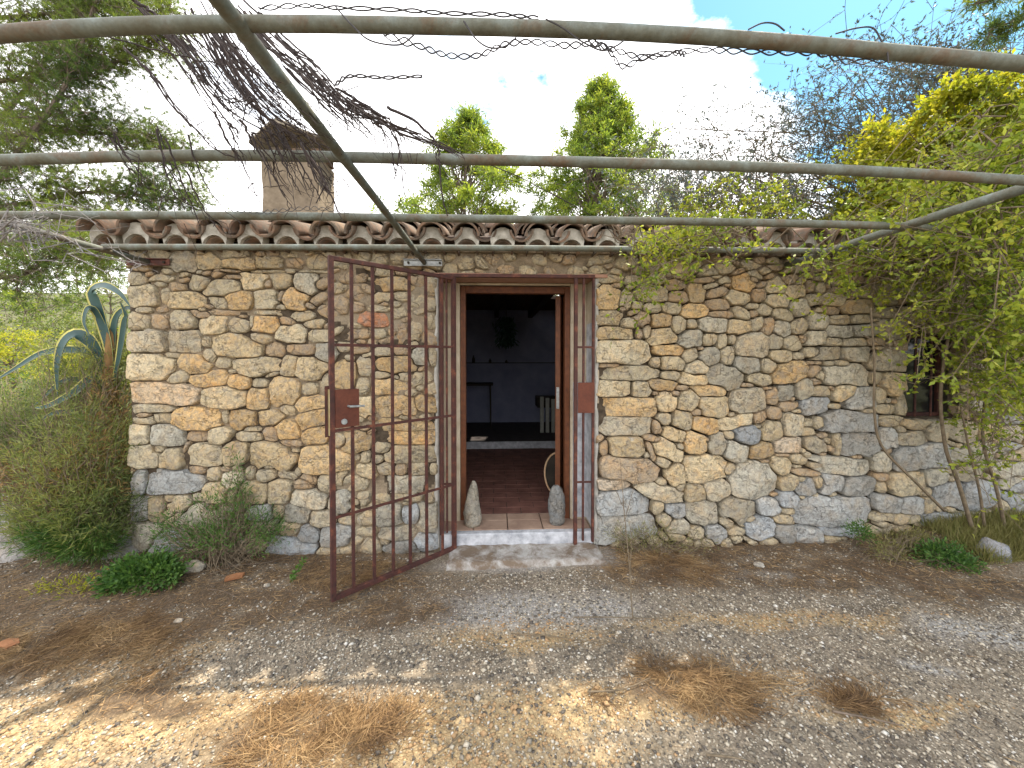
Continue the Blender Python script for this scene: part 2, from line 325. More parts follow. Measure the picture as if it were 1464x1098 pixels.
WE = """100,185,120,50,0,o 240,170,110,70,0,t 400,180,150,90,0,o 560,190,130,80,0,o 700,200,140,90,0,t 860,190,150,90,0,t 1010,210,130,80,0,o 1150,210,130,90,0,t 1300,220,140,90,0,t 1430,200,120,90,0,t
215,300,90,70,0,o 330,320,100,50,0,o 300,382,150,80,0,t 255,442,190,50,8,o 440,420,190,90,0,o 500,345,120,60,0,t 620,310,120,60,0,t 340,505,130,65,0,t 470,500,120,60,0,t 330,580,170,80,0,g
490,570,160,80,0,g 650,560,170,110,0,g 620,460,150,70,0,g 620,385,140,70,0,t 290,640,110,66,0,g 430,645,150,60,0,g 560,640,120,60,0,o 240,710,260,85,-3,g 440,715,180,100,0,g 620,760,230,130,0,g 265,775,60,40,0,t
345,775,100,45,0,t 380,842,330,140,3,g 560,860,80,80,0,t 650,900,140,150,0,t 710,1010,60,120,0,p 230,945,140,80,0,g 370,945,120,90,0,t 460,990,150,150,0,b 585,970,70,110,0,t 620,1050,120,60,0,t
780,330,150,90,0,g 930,320,150,80,0,t 1080,330,150,100,0,g 1240,340,160,90,0,t 1400,330,150,100,0,g 1150,440,150,110,0,t 1300,450,140,100,0,g 1430,440,110,110,0,t 1180,560,170,110,0,g 1340,560,140,100,0,t 1200,680,160,110,0,g 1360,680,150,110,0,t 1190,800,150,110,0,g 1330,810,130,120,0,t 1440,800,90,110,0,g 1200,920,170,100,0,t 1350,930,130,100,0,g 1450,920,80,110,0,t 1220,1040,150,110,0,g 1400,1050,160,120,0,g"""
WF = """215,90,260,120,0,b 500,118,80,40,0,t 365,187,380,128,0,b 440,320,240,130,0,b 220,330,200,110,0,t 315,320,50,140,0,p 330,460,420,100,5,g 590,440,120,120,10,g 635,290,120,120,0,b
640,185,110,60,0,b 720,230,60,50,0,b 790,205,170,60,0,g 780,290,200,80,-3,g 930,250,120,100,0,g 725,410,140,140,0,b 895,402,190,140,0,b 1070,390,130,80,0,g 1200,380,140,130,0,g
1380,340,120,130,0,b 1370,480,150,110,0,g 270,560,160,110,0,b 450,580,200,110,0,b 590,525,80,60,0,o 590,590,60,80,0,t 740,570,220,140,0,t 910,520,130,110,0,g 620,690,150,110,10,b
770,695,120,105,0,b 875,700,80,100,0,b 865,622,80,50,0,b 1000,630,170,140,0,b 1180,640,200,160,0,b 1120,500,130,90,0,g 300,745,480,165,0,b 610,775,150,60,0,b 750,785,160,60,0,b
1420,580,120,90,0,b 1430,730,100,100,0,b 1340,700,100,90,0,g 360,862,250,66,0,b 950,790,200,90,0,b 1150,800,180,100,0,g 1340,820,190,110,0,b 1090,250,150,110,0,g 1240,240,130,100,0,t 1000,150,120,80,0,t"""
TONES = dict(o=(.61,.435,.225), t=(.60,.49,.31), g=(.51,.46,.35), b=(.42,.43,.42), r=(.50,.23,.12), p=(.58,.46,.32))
WALL_X0, WALL_X1, WALL_TOP = at(185, 600).x, 4.75, 2.24
stones = []   # X, Z, a, b, ang, tone
for txt, ox, oy, s in ((WA,160,340,.2322),(WB,160,590,.2322),(WG,440,340,.2368),(WH,440,600,.246),(WC,840,340,.2322),(WD,840,560,.2322),(WE,1124,340,.2322),(WF,1124,560,.2322)):
    for tk in txt.split():
        cx, cy, w_, h_, a_, c_ = tk.split(',')
        px, py = ox+float(cx)*s, oy+float(cy)*s
        P = at(px, py, -.01); Q = at(px+1, py, -.01); T = at(px, py+1, -.01)
        kx, kz = abs(Q.x-P.x)*s, abs(T.z-P.z)*s
        stones.append([P.x, P.z, float(w_)*kx/2, float(h_)*kz/2, -R(float(a_)), c_])
# beyond the right edge of the photograph the courses go on
rr = random.Random(5); zz = .08
while zz < 2.25:
    hh = rr.uniform(.10, .17); xx = max(s_[0] for s_ in stones if s_[0] < 4.2)*0+4.05
    while xx < WALL_X1-.05:
        ww = rr.uniform(.14, .27)
        stones.append([xx+ww/2, zz+hh/2+rr.uniform(-.02,.02), ww/2, hh/2, rr.uniform(-.2,.2), rr.choice('ttggob')]); xx += ww
    zz += hh
WIN = (at(1299,480).x, at(1368,480).x, at(1300,598).z, at(1300,478).z)   # window opening x0,x1,z0,z1
DOORX0, DOORX1, DOORZ = at(628,500).x, at(849,500).x, at(700,397).z
def blocked(x, z, m=0.0):
    if WIN[0]-m < x < WIN[1]+m and WIN[2]-m < z < WIN[3]+m: return True
    if DOORX0-m < x < DOORX1+m and z < DOORZ+m: return True
    return x < WALL_X0 or x > WALL_X1 or z > WALL_TOP
# drop stones whose centre sits inside another one
keep = []
for s_ in stones:
    if blocked(s_[0], s_[1], .01): continue
    ok = True
    for k in keep:
        dx, dz = s_[0]-k[0], s_[1]-k[1]
        if abs(dx)/max(k[2], s_[2]) < .45 and abs(dz)/max(k[3], s_[3]) < .45: ok = False; break
    if ok: keep.append(s_)
stones = keep
A = np.array([[s_[0], s_[1], s_[2], s_[3], math.cos(s_[4]), math.sin(s_[4])] for s_ in stones])
def sd_all(x, z, idx=None):
    B = A if idx is None else A[idx]
    dx = x[..., None]-B[:,0]; dz = z[..., None]-B[:,1]
    u = (dx*B[:,4]+dz*B[:,5])/B[:,2]; v = (-dx*B[:,5]+dz*B[:,4])/B[:,3]
    return (np.abs(u)**3.4+np.abs(v)**3.4)**(1/3.4)
# small chinking stones thrown into what is left
small = []; tries = 0
rr = random.Random(9)
PX = np.array([[rr.uniform(WALL_X0+.02, WALL_X1), rr.uniform(0.0, WALL_TOP-.02)] for _ in range(9000)])
dmin = sd_all(PX[:,0], PX[:,1]).min(axis=1)
for (x, z), dm in zip(PX, dmin):
    if dm < 1.24 or blocked(x, z, .02): continue
    sz = min(.05, .012+(dm-1.1)*.06)*rr.uniform(.8,1.3)
    if any((x-q[0])**2+(z-q[1])**2 < (sz*.9+q[2]*.9)**2 for q in small): continue
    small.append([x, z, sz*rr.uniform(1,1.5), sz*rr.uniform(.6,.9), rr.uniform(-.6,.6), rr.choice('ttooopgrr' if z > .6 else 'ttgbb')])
nbig = len(stones); stones += small
A = np.array([[s_[0], s_[1], s_[2], s_[3], math.cos(s_[4]), math.sin(s_[4])] for s_ in stones])
def outline(i, n=34, cap=1.42):
    x0, z0, a, b, c, s = A[i]
    near = np.where((np.abs(A[:,0]-x0) < a+.55) & (np.abs(A[:,1]-z0) < b+.45))[0]; near = near[near != i]
    th = np.linspace(0, 2*np.pi, n, endpoint=False)
    # directions spread by shape
    ux, uz = np.cos(th)*a, np.sin(th)*b
    nr = (np.abs(ux/a)**3.4+np.abs(uz/b)**3.4)**(1/3.4); ux, uz = ux/nr, uz/nr   # on the unit super-ellipse
    dx = ux*c-uz*s; dz = ux*s+uz*c
    cap = (1.75 if x0 > DOORX0 else 1.5) if i < nbig else 1.3
    pass
    if i < nbig: cap = 1+(cap-1)*min(1, .075/min(a, b))
    ts = np.linspace(.3, cap, 90)
    Xp = x0+dx[:,None]*ts; Zp = z0+dz[:,None]*ts
    if len(near):
        dj = sd_all(Xp, Zp, near).min(axis=2)
    else: dj = np.full(Xp.shape, 9.)
    bad = dj < ts[None,:]
    first = np.where(bad.any(axis=1), bad.argmax(axis=1), len(ts)-1)
    r = ts[first]
    L = np.hypot(dx, dz)*r
    # keep out of the openings and inside the wall
    for k in range(n):
        while L[k] > .01:
            q = L[k]/np.hypot(dx[k], dz[k]); X_, Z_ = x0+dx[k]*q, z0+dz[k]*q
            if blocked(X_, Z_, .004) or Z_ < -.08: L[k] -= .006
            else: break
    d = np.stack([dx, dz], 1)/np.hypot(dx, dz)[:,None]
    L = np.maximum(L-.0042, .006)
    L = (L*14+np.roll(L,1)+np.roll(L,-1))/16 if n > 12 else L
    rg = random.Random(i*13+5)
    for _ in range(rg.choice((1,2,2,3)) if n > 12 else 1):      # knocked-off corners
        ph = rg.uniform(0, 6.283); cphi, sphi = math.cos(ph), math.sin(ph)
        pr = (d[:,0]*cphi+d[:,1]*sphi); ext = (pr*L).max(); lim = ext*rg.uniform(.86,.97)
        with np.errstate(divide='ignore', invalid='ignore'): L = np.where(pr*L > lim, lim/np.maximum(pr,1e-6), L)
    jit = np.array([noise.noise(Vector((x0*9+math.cos(t)*1.7, z0*9, math.sin(t)*1.7))) for t in th])
    L = L*(1+.05*jit-.012)
    return d*L[:,None]
def stone_mesh(i, n=34, rings=(1.0,.988,.965,.91,.78,.6,.4,.2)):
    O = outline(i, n); rg = random.Random(i*7+1)
    sz = min(A[i,2], A[i,3]); h = min(.042, .020+sz*.24)*rg.uniform(.65, 1.3)
    if A[i,0] < DOORX0: h *= .85
    ed = min(.013, sz*.26)
    planes = []
    for _ in range(rg.randint(3,6)):
        an = rg.uniform(0, 6.283); sl = rg.uniform(.06, .42)
        planes.append((math.cos(an)*sl, math.sin(an)*sl, h*rg.uniform(.85,1.15)+sl*sz*rg.uniform(.1,.6)))
    V = []; F = []
    rad = np.hypot(O[:,0], O[:,1])
    for j, s in enumerate(rings):
        for k in range(n):
            x, z = O[k]*s; e = rad[k]*(1-s)            # distance from the edge
            q = max(0, 1-e/ed); y = h*math.sqrt(max(0, 1-q*q))
            for (pa, pb, pc) in planes: y = min(y, pa*x+pb*z+pc)
            if j == 0: y = -.045
            else: y += noise.noise(Vector((A[i,0]+x, A[i,1]+z, 3.3))*22)*.007 + noise.noise(Vector((A[i,0]+x, A[i,1]+z, 7.3))*55)*.003
            V.append((x, -y, z))
    V.append((0, -min([h]+[p[2] for p in planes]), 0))
    c = len(V)-1
    for j in range(len(rings)-1):
        for k in range(n):
            k2 = (k+1) % n; F.append((j*n+k, j*n+k2, (j+1)*n+k2, (j+1)*n+k))
    j = len(rings)-1
    for k in range(n): F.append((j*n+k, j*n+(k+1) % n, c))
    return V, F
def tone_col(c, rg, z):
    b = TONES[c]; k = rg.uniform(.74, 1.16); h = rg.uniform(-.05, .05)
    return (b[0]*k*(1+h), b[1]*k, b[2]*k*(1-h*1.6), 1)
# ---------------------------------------------------------------- ground
def blob(X, Y, px, py, rx, ry, soft=.5):
    g = gp(px, py); a = gp(px+rx, py); b = gp(px, py+ry)
    dx = (X-g.x)/abs(a.x-g.x); dy = (Y-g.y)/abs(b.y-g.y); d = np.sqrt(dx*dx+dy*dy)
    return np.clip((1+soft/2-d)/soft, 0, 1)
def vnoise(X, Y, s, seed=0.0):
    f = X.ravel()*s; g = Y.ravel()*s
    return np.array([noise.noise(Vector((a, b, seed))) for a, b in zip(f, g)]).reshape(X.shape)
LITTER = [(230,850,400,62),(560,870,90,30),(60,900,210,90),(420,1045,130,50),(980,975,85,38),(1230,815,230,26),(1400,842,130,26),(960,815,110,24),(1215,1003,40,15),(480,830,120,45),(200,1000,120,30)]
LIME = [(860,868,50,18),(1400,902,70,28),(1110,815,60,14),(720,868,170,26),(760,800,110,14),(540,820,45,18),(1320,945,30,10)]
SUN_PATCH = [(150,1040,260,80),(520,1040,200,50),(740,900,110,22),(830,1010,200,35),(640,1085,260,30),(130,930,150,40),(1100,885,200,10),(1290,1010,120,14)]  # dappled sunlight painted into the ground colour as golden patches
def zones(X, Y):
    n1 = vnoise(X, Y, 3.1, 1.0); n2 = vnoise(X, Y, 9.0, 4.0)
    def acc(L, soft):
        m = np.zeros_like(X)
        for z in L: m = np.maximum(m, blob(X + n2*.06, Y + n1*.10, *z, soft))
        return m
    li = acc(LITTER, .7); lm = acc(LIME, .9); sa = acc(SUN_PATCH, .9)
    li = np.maximum(li, np.clip((Y+.34+n1*.3+n2*.08)/.26, 0, 1)*(np.abs(X-.15) > .75)*(Y < .3))
    li = np.clip(li*(1.0+n2*.9), 0, 1)
    return li, np.clip(lm+n2*.3*lm, 0, 1), np.clip(sa+n1*.5*sa, 0, 1)
def hill(x, y):
    h = 0.0
    if y > 3: h += (y-3)*.02
    d = -x-3.2
    if d > 0: h -= min(d, 2)*.04
    if y > 9: h += (1-math.exp(-(y-9)/40))*14*(1/(1+math.exp((x+9)/7)))
    return h
def gz(x, y):
    z = 0.02*noise.noise(Vector((x*.9, y*.9, 0))) + .008*noise.noise(Vector((x*4, y*4, 2)))
    if x > 2.6 and y > -.5: z += .16*min(1, (x-2.6)/1.2)*min(1, (y+.5)/.4)      # bank of earth at the right
    if x < -1.6 and y > -.9 : z += .05*min(1, (-x-1.6)/1.)*min(1, (y+.9)/.6)
    return z - .01 + hill(x, y)
xs = np.concatenate([-np.geomspace(2000, 6, 26), np.linspace(-5.8, 5.8, 330), np.geomspace(6, 2000, 26)])
ys = np.concatenate([-np.geomspace(400, 3.2, 14), np.linspace(-3.0, 1.0, 150), np.linspace(1.3, 9, 16), np.geomspace(10, 2500, 34)])
GX, GY = np.meshgrid(xs, ys)
GZ = np.array([gz(x, y) for x, y in zip(GX.ravel(), GY.ravel())]).reshape(GX.shape)
ny, nx = GX.shape
idx = np.arange(nx*ny).reshape(ny, nx)
F = np.stack([idx[:-1,:-1], idx[:-1,1:], idx[1:,1:], idx[1:,:-1]], -1).reshape(-1, 4)
m, t, p = mat('yard_ground', .97); v = pos(t)
def attr(t, n): a = N(t, 'ShaderNodeAttribute'); a.attribute_name = n; return a.outputs['Fac']
f1 = noi(t, v, 1.6, 6, .6, .4); f2 = noi(t, v, 30, 6, .75); f3 = noi(t, v, 140, 4, .8)
base = ramp(t, f1, [(.3, (.14, .112, .085)), (.5, (.37, .305, .225)), (.7, (.21, .17, .13))])
base = mixc(t, attr(t, 'sun_patch'), base, mixc(t, f2, (.44, .31, .16), (.62, .47, .27)))
base = mixc(t, attr(t, 'lime'), base, mixc(t, f2, (.36, .34, .31), (.58, .55, .51)))
base = mixc(t, attr(t, 'litter'), base, mixc(t, f2, (.10, .070, .045), (.23, .165, .105)))
base = mixc(t, attr(t, 'far'), base, mixc(t, noi(t, v, .35, 5, .6), (.07, .09, .03), (.20, .19, .09)))
vo = N(t, 'ShaderNodeTexVoronoi'); vo.inputs['Scale'].default_value = 75; t.links.new(v, vo.inputs['Vector'])
peb = ramp(t, vo.outputs['Distance'], [(.15, 1.), (.5, .55)])
pc = N(t, 'ShaderNodeSeparateColor'); t.links.new(vo.outputs['Color'], pc.inputs[0])
base = mixc(t, .8, base, mixc(t, .5, peb, ramp(t, pc.outputs[0], [(.1, .45), (.6, 1.0), (.95, 1.7)]), 'MULTIPLY'), 'MULTIPLY')
base = mixc(t, .7, base, ramp(t, f3, [(.25, .5), (.7, 1.3)]), 'MULTIPLY')
t.links.new(base, p.inputs['Base Color']); bump(t, p, mixc(t, .5, peb, f2), 1.0, .012)
M_GROUND = m
ground = np_mesh('ground', np.stack([GX, GY, GZ], -1).reshape(-1, 3), F, M_GROUND, smooth=True); ground['kind'] = 'structure'
near = (np.abs(GX) < 6) & (GY > -3.1) & (GY < 1.5)
LI, LM, SA = np.zeros_like(GX), np.zeros_like(GX), np.zeros_like(GX)
a_, b_, c_ = zones(GX[near], GY[near]); LI[near], LM[near], SA[near] = a_, b_, c_
FAR = np.clip((np.maximum(GY-1, np.abs(GX)-5.0))/1.5, 0, 1)
for nm, arr in (('litter', LI), ('lime', LM), ('sun_patch', SA), ('far', FAR)):
    at_ = ground.data.attributes.new(nm, 'FLOAT', 'POINT'); at_.data.foreach_set('value', arr.astype(np.float32).ravel())
# exposed pebbles
n = 170000
X = NR.uniform(-5.2, 5.6, n); u = NR.uniform(0, 1, n); Y = -2.1+2.05*u
vis = np.abs(X) < (Y+2.8)*1.45+.3; X, Y = X[vis], Y[vis]
li, lm, sa = zones(X, Y); ok = (NR.uniform(size=len(X)) > li*.93) & ~((np.abs(X-.17) < .72) & (Y > -.3))
X, Y, sa, lm, li = X[ok], Y[ok], sa[ok], lm[ok], li[ok]; n = len(X)
Z = np.array([gz(x, y) for x, y in zip(X, Y)])
ico = []; 
me_ = bmesh_v = None
import bmesh
bm = bmesh.new(); bm.verts.ensure_lookup_table()
for c_o in ((1,0,0),(0,1,0),(-1,0,0),(0,-1,0),(.1,.1,1),(0,0,-.6)): bm.verts.new(c_o)
bm.verts.ensure_lookup_table(); bm.verts.index_update()
for a_, b_ in ((0,1),(1,2),(2,3),(3,0)): bm.faces.new((bm.verts[a_],bm.verts[b_],bm.verts[4])); bm.faces.new((bm.verts[b_],bm.verts[a_],bm.verts[5]))
IV = np.array([v_.co[:] for v_ in bm.verts]); IF = np.array([[v_.index for v_ in f_.verts] for f_ in bm.faces]); bm.free()
sz = np.exp(NR.normal(-5.45, .42, n)); sz = np.clip(sz, .0022, .014)
sc = np.stack([sz*NR.uniform(.8,1.5,n), sz*NR.uniform(.7,1.2,n), sz*NR.uniform(.35,.7,n)], 1)
an = NR.uniform(0, 6.28, n); ca, sa_ = np.cos(an)[:,None], np.sin(an)[:,None]
P = IV[None]*sc[:,None,:]*(1+NR.uniform(-.22,.22,(n,6,1)))
V = np.stack([P[...,0]*ca-P[...,1]*sa_+X[:,None], P[...,0]*sa_+P[...,1]*ca+Y[:,None], P[...,2]+Z[:,None]+sz[:,None]*.25], -1)
F = (IF[None]+6*np.arange(n)[:,None,None]).reshape(-1, 3)
cols = [simple('pebble_dark', (.08,.07,.06), (.14,.12,.10), 60, .95, 0), simple('pebble_grey', (.17,.145,.11), (.31,.27,.21), 60, .95, 0),
        simple('pebble_cream', (.38,.33,.25), (.52,.46,.37), 60, .95, 0), simple('pebble_white', (.46,.43,.38), (.64,.61,.55), 60, .95, 0), simple('pebble_ochre', (.30,.19,.10), (.42,.28,.15), 60, .95, 0)]
q = NR.uniform(size=n)
mi = np.where(q < .28, 0, np.where(q < .64, 1, np.where(q < .94, 2, 3)))
mi = np.where((NR.uniform(size=n) < sa*.5), 4, mi)  # ochre pebbles carry the painted sunlight on
gr = np_mesh('gravel', V.reshape(-1, 3), F, cols, np.repeat(mi, 8))
tag(gr, 'pale, grey and dark pebbles standing out of the worn yard floor', 'gravel', kind='stuff')
# pine needles
M_NEEDLE = leafmat('dry_needle', [(.08,.048,.026), (.17,.10,.048), (.31,.195,.09), (.47,.33,.17)], .1, 3.0, .8)
n = 80000
X = NR.uniform(-5.2, 5.6, n); Y = -2.1+2.1*NR.uniform(0, 1, n)
vis = np.abs(X) < (Y+2.8)*1.45+.3; X, Y = X[vis], Y[vis]
li, lm, sa = zones(X, Y); ok = (NR.uniform(size=len(X)) < li*1.0+.06+.10*np.clip(-X/3, 0, 1)) & ~((np.abs(X-.17) < .70) & (Y > -.25) & (NR.uniform(size=len(X)) > .1)); X, Y, li = X[ok], Y[ok], li[ok]; n = len(X)
Z = np.array([gz(x, y) for x, y in zip(X, Y)]) + NR.uniform(.003, .022, n)*(.3+li)
d = rand_dirs(n); d[:,2] *= .18; d = unit(d)
nd = leaves('needle_litter', np.stack([X, Y, Z], 1), d, NR.uniform(.03, .085, n), .0020, M_NEEDLE)
tag(nd, 'brown fallen pine needles matted over the yard floor', 'pine needles', kind='stuff')
# heaps of dead needles and grass that stand up from the floor
def heap(name, px, py, rx, ry, cnt, h, label, L=(.05,.13), m=M_NEEDLE, up=.25, grp=None):
    g = gp(px, py); a = abs(gp(px+rx, py).x-g.x); b = abs(gp(px, py-ry).y-g.y)
    nb = 16; bx = g.x+a*NR.normal(0, .6, nb); by = g.y+b*NR.normal(0, .48, nb); br = NR.uniform(.14, .42, nb)
    k = NR.randint(0, nb, cnt)
    X = bx[k]+a*br[k]*NR.normal(size=cnt); Y = by[k]+b*br[k]*NR.normal(size=cnt)
    den = sum(np.exp(-(((X-bx[i])/(a*br[i]))**2+((Y-by[i])/(b*br[i]))**2)/2) for i in range(nb))
    Z = np.array([gz(x, y) for x, y in zip(X, Y)]) + NR.uniform(0, 1, cnt)*h*np.clip(den/4., .03, 1)
    ori = vnoise(X, Y, 6., px)*5+NR.normal(0, .9, cnt)
    d = unit(np.stack([np.cos(ori), np.sin(ori), NR.normal(.04, .13, cnt)*up*3], 1))
    o = leaves(name, np.stack([X, Y, Z], 1), d, NR.uniform(*L, cnt), .0019, m)
    return tag(o, label, 'dry grass', grp)
G1 = 'heaps of dry needles on the yard floor'
heap('needle_heap', 985, 975, 92, 36, 3600, .022, 'reddish brown heap of dry needles on the gravel right of the doorway', grp=G1)
heap('needle_heap', 455, 1045, 125, 48, 5000, .020, 'orange brown heap of dry needles in the near foreground', grp=G1)
heap('needle_heap', 1215, 1003, 36, 12, 900, .02, 'small dark tuft of needles on gravel in the right foreground', grp=G1)
heap('needle_heap', 90, 925, 120, 45, 6000, .024, 'wide golden heap of dry grass at the left edge of the yard', grp=G1)
heap('needle_heap', 960, 806, 90, 20, 2200, .05, 'brown needle drift at the foot of the wall right of the step', grp=G1)
heap('needle_heap', 500, 820, 70, 22, 1900, .02, 'brown needles gathered below the free end of the open gate', grp=G1)
# ---------------------------------------------------------------- the hut
FLOOR = .12
hut = empty('stone_hut', (0, 0, 0), 'low rubble stone hut with clay tile roof and an open doorway', 'hut')
# wall core (mortar face with the two openings)
def wall_sheet():
    st = .022
    X = np.arange(WALL_X0, WALL_X1+st, st); Z = np.arange(-.15, WALL_TOP+.08, st)
    X = np.unique(np.round(np.concatenate([X[np.abs(X-DOORX0) > st*.6], [DOORX0, DOORX1, WIN[0], WIN[1]]]), 5))
    Z = np.unique(np.round(np.concatenate([Z, [DOORZ, WIN[2], WIN[3]]]), 5))
    V = []; F = []; ix = {}
    def vid(i, j):
        if (i, j) not in ix:
            x, z = X[i], Z[j]
            y = .012 + .012*noise.noise(Vector((x*6, z*6, 0))) + .014*noise.noise(Vector((x*19, z*19, 5))) + .008*noise.noise(Vector((x*45, z*45, 5)))
            k = min(1, max(0, (x-DOORX1)/.6)) if x > 0 else 0
            y += .000 + .036*k
            if x > 0 and z < 1.85 and k > 0: y += .004
            if z > 2.15: y -= .008
            if DOORX0-.35 < x < DOORX0 and z > 1.0: y -= .010*max(0, noise.noise(Vector((x*4, z*3, 9)))+.4)
            if DOORX0-.75 < x < DOORX0-.1 and 1.45 < z < 2.0: y -= .008
            if i == 0 or i == len(X)-1: y = .02
            ix[(i, j)] = len(V); V.append((x, y, z))
        return ix[(i, j)]
    for i in range(len(X)-1):
        for j in range(len(Z)-1):
            xm, zm = (X[i]+X[i+1])/2, (Z[j]+Z[j+1])/2
            if DOORX0 < xm < DOORX1 and zm < DOORZ: continue
            if WIN[0] < xm < WIN[1] and WIN[2] < zm < WIN[3]: continue
            F.append((vid(i,j), vid(i+1,j), vid(i+1,j+1), vid(i,j+1)))
    return V, F
V_, F_ = wall_sheet()
mb = MB(); mb.add(V_, F_)
T = .42
# the wall's thickness: end, top, reveals, back
mb.box((WALL_X0, .021, -.15), (WALL_X0+.05, T, WALL_TOP+.07))
mb.box((WALL_X0+.05, .16, DOORZ+.032), (WALL_X1, T, WALL_TOP+.07))
mb.box((WALL_X0+.05, .16, -.15), (DOORX0-.002, T, DOORZ+.03))
mb.box((DOORX1+.002, .16, -.15), (WIN[0]-.002, T, DOORZ+.03))
mb.box((WIN[1]+.002, .16, -.15), (WALL_X1, T, DOORZ+.03))
mb.box((WIN[0]-.002, .16, -.15), (WIN[1]+.002, T, WIN[2]))
mb.box((WIN[0]-.002, .16, WIN[3]), (WIN[1]+.002, T, DOORZ+.03))
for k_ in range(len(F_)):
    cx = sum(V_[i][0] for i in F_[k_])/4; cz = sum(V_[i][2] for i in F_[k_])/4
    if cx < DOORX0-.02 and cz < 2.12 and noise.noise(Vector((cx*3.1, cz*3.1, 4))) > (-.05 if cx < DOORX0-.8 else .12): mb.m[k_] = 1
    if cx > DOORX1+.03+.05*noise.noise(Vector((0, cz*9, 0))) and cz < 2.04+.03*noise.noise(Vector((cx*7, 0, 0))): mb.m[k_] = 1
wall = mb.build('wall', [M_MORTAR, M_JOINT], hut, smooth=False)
for p_ in wall.data.polygons[:len(F_)]: p_.use_smooth = True
# stones
order = sorted(range(nbig), key=lambda i: -A[i,2]*A[i,3])
top300 = set(order[:298]); rg = random.Random(3)
big = MB()
rest_v = []
for i in range(len(stones)):
    x, z = A[i,0], A[i,1]
    if i in top300:
        V, F = stone_mesh(i)
        me = D.meshes.new('stone'); me.from_pydata(V, [], F); me.materials.append(M_STONE)
        me.polygons.foreach_set('use_smooth', [True]*len(F)); me.update()
        o = link('stone', me, wall, (x, -.002 if x > DOORX1 else -.004, z))
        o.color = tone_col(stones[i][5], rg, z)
    else:
        rest_v.append(i)
for c_, nm in (('tgpb', 'small_stones'), ('or', 'small_ochre_stones')):
    q = MB()
    for i in rest_v:
        if (stones[i][5] in c_):
            V, F = stone_mesh(i, 12, (1.0, .97, .8, .45))
            x, z = A[i,0], A[i,1]
            q.add([(a+x, b+.006, c+z) for a, b, c in V], F)
    o = q.build(nm, M_STONE, wall, smooth=True); o['kind'] = 'stuff'
    o.color = (.50,.42,.28,1) if nm == 'small_stones' else (.44,.325,.20,1)
# mortar ledge under the eaves and lintel edge
mb = MB()
for k in range(60):
    x0 = WALL_X0+k*(WALL_X1-WALL_X0)/60; x1 = WALL_X0+(k+1)*(WALL_X1-WALL_X0)/60
    j = noise.noise(Vector((k*.7, 0, 0)))*.012
    mb.box((x0+.002, -.035+j, WALL_TOP-.005+j*.5), (x1-.002, .10, WALL_TOP+.035+j))
mb.build('eaves_mortar', M_MORTAR, hut)
lint = MB(); lint.box((DOORX0-.05, -.018, DOORZ+.003), (DOORX1+.10, .30, DOORZ+.030)); lint.build('door_lintel', simple('lintel_mortar', (.30,.15,.10), (.42,.26,.19), 14), hut, bevel=.004)
# plastered jambs and inner surround
XI0, XI1 = at(658,560,.22).x, at(815,560,.22).x
mb = MB()
mb.box((DOORX0-.10, .025, FLOOR), (DOORX0+.004, .30, DOORZ))
mb.box((DOORX0+.004, .20, FLOOR), (XI0, .31, DOORZ)); 
mb.box((XI1, .20, FLOOR), (DOORX1-.004, .31, DOORZ))
mb.box((DOORX1-.004, .022, FLOOR-.13), (DOORX1+.05, .30, DOORZ))
mb.box((XI0, .20, at(700,408,.22).z), (XI1, .31, DOORZ))
mb.build('door_surround', M_PLAST, hut, bevel=.006)
mb = MB(); mb.box((DOORX1-.008, .035, FLOOR+.02), (DOORX1-.0042, .20, 1.72)); mb.box((XI1+.02, .196, FLOOR+.02), (DOORX1-.01, .1998, 1.25)); mb.build('whitewash_patch', M_WHITE, hut)
# thin mortar return at the outer edge of the opening
m_er = simple('grey_render', (.28,.27,.24), (.48,.46,.42), 16, .95, .6, .006)
for s_, x in ((-1, DOORX0), (1, DOORX1)):
    q = MB()
    for k in range(61):
        z = min(FLOOR-.1+k*(DOORZ-.02)/60, DOORZ-.002)
        j = noise.noise(Vector((k*.5, x, 0)))*.016
        a, b = (x-.030+j, x-.003) if s_ < 0 else (x+.003, x+.030+j)
        q.v += [(a, .03, z), (a, -.010+j*.5, z), (b, -.012+j*.4, z), (b, .03, z)]
        if k: 
            o_ = (k-1)*4
            for i in range(4): q.f.append((o_+i, o_+(i+1)%4, o_+4+(i+1)%4, o_+4+i)); q.m.append(0)
    q.build('edge_plaster', m_er, hut, smooth=True)
# wooden door frame and leaf
fz = at(700,410,.24).z; mb = MB(); wd = .045
for a, b in (((XI0+.002, .215, FLOOR), (XI0+wd, .285, fz)), ((XI1-wd, .215, FLOOR), (XI1-.002, .285, fz)), ((XI0+wd+.001, .217, fz-wd-.01), (XI1-wd-.001, .283, fz))): mb.box(a, b)
mb.build('door_frame', M_WOOD, hut, bevel=.004)
dl = MB(); dx = at(797,560,.30).x
vs = []
for z in (FLOOR+.012, fz-wd-.02):
    for s, t_ in ((0,0),(.04,-.015),(.04+.30,.70-.015),(.30,.70)): vs.append((dx-.018+s, .292+t_+.015, z))
dl.add(vs, [(3,2,1,0),(4,5,6,7),(0,1,5,4),(1,2,6,5),(2,3,7,6),(3,0,4,7)]); door = dl.build('door_leaf', M_WOOD, hut, bevel=.003)
q = MB(); q.box((dx-.012, .282, 1.02), (dx+.012, .2905, 1.20)); q.box((dx-.006, .278, 1.09), (dx+.004, .2815, 1.15)); q.build('door_lock', M_ZINC, door)
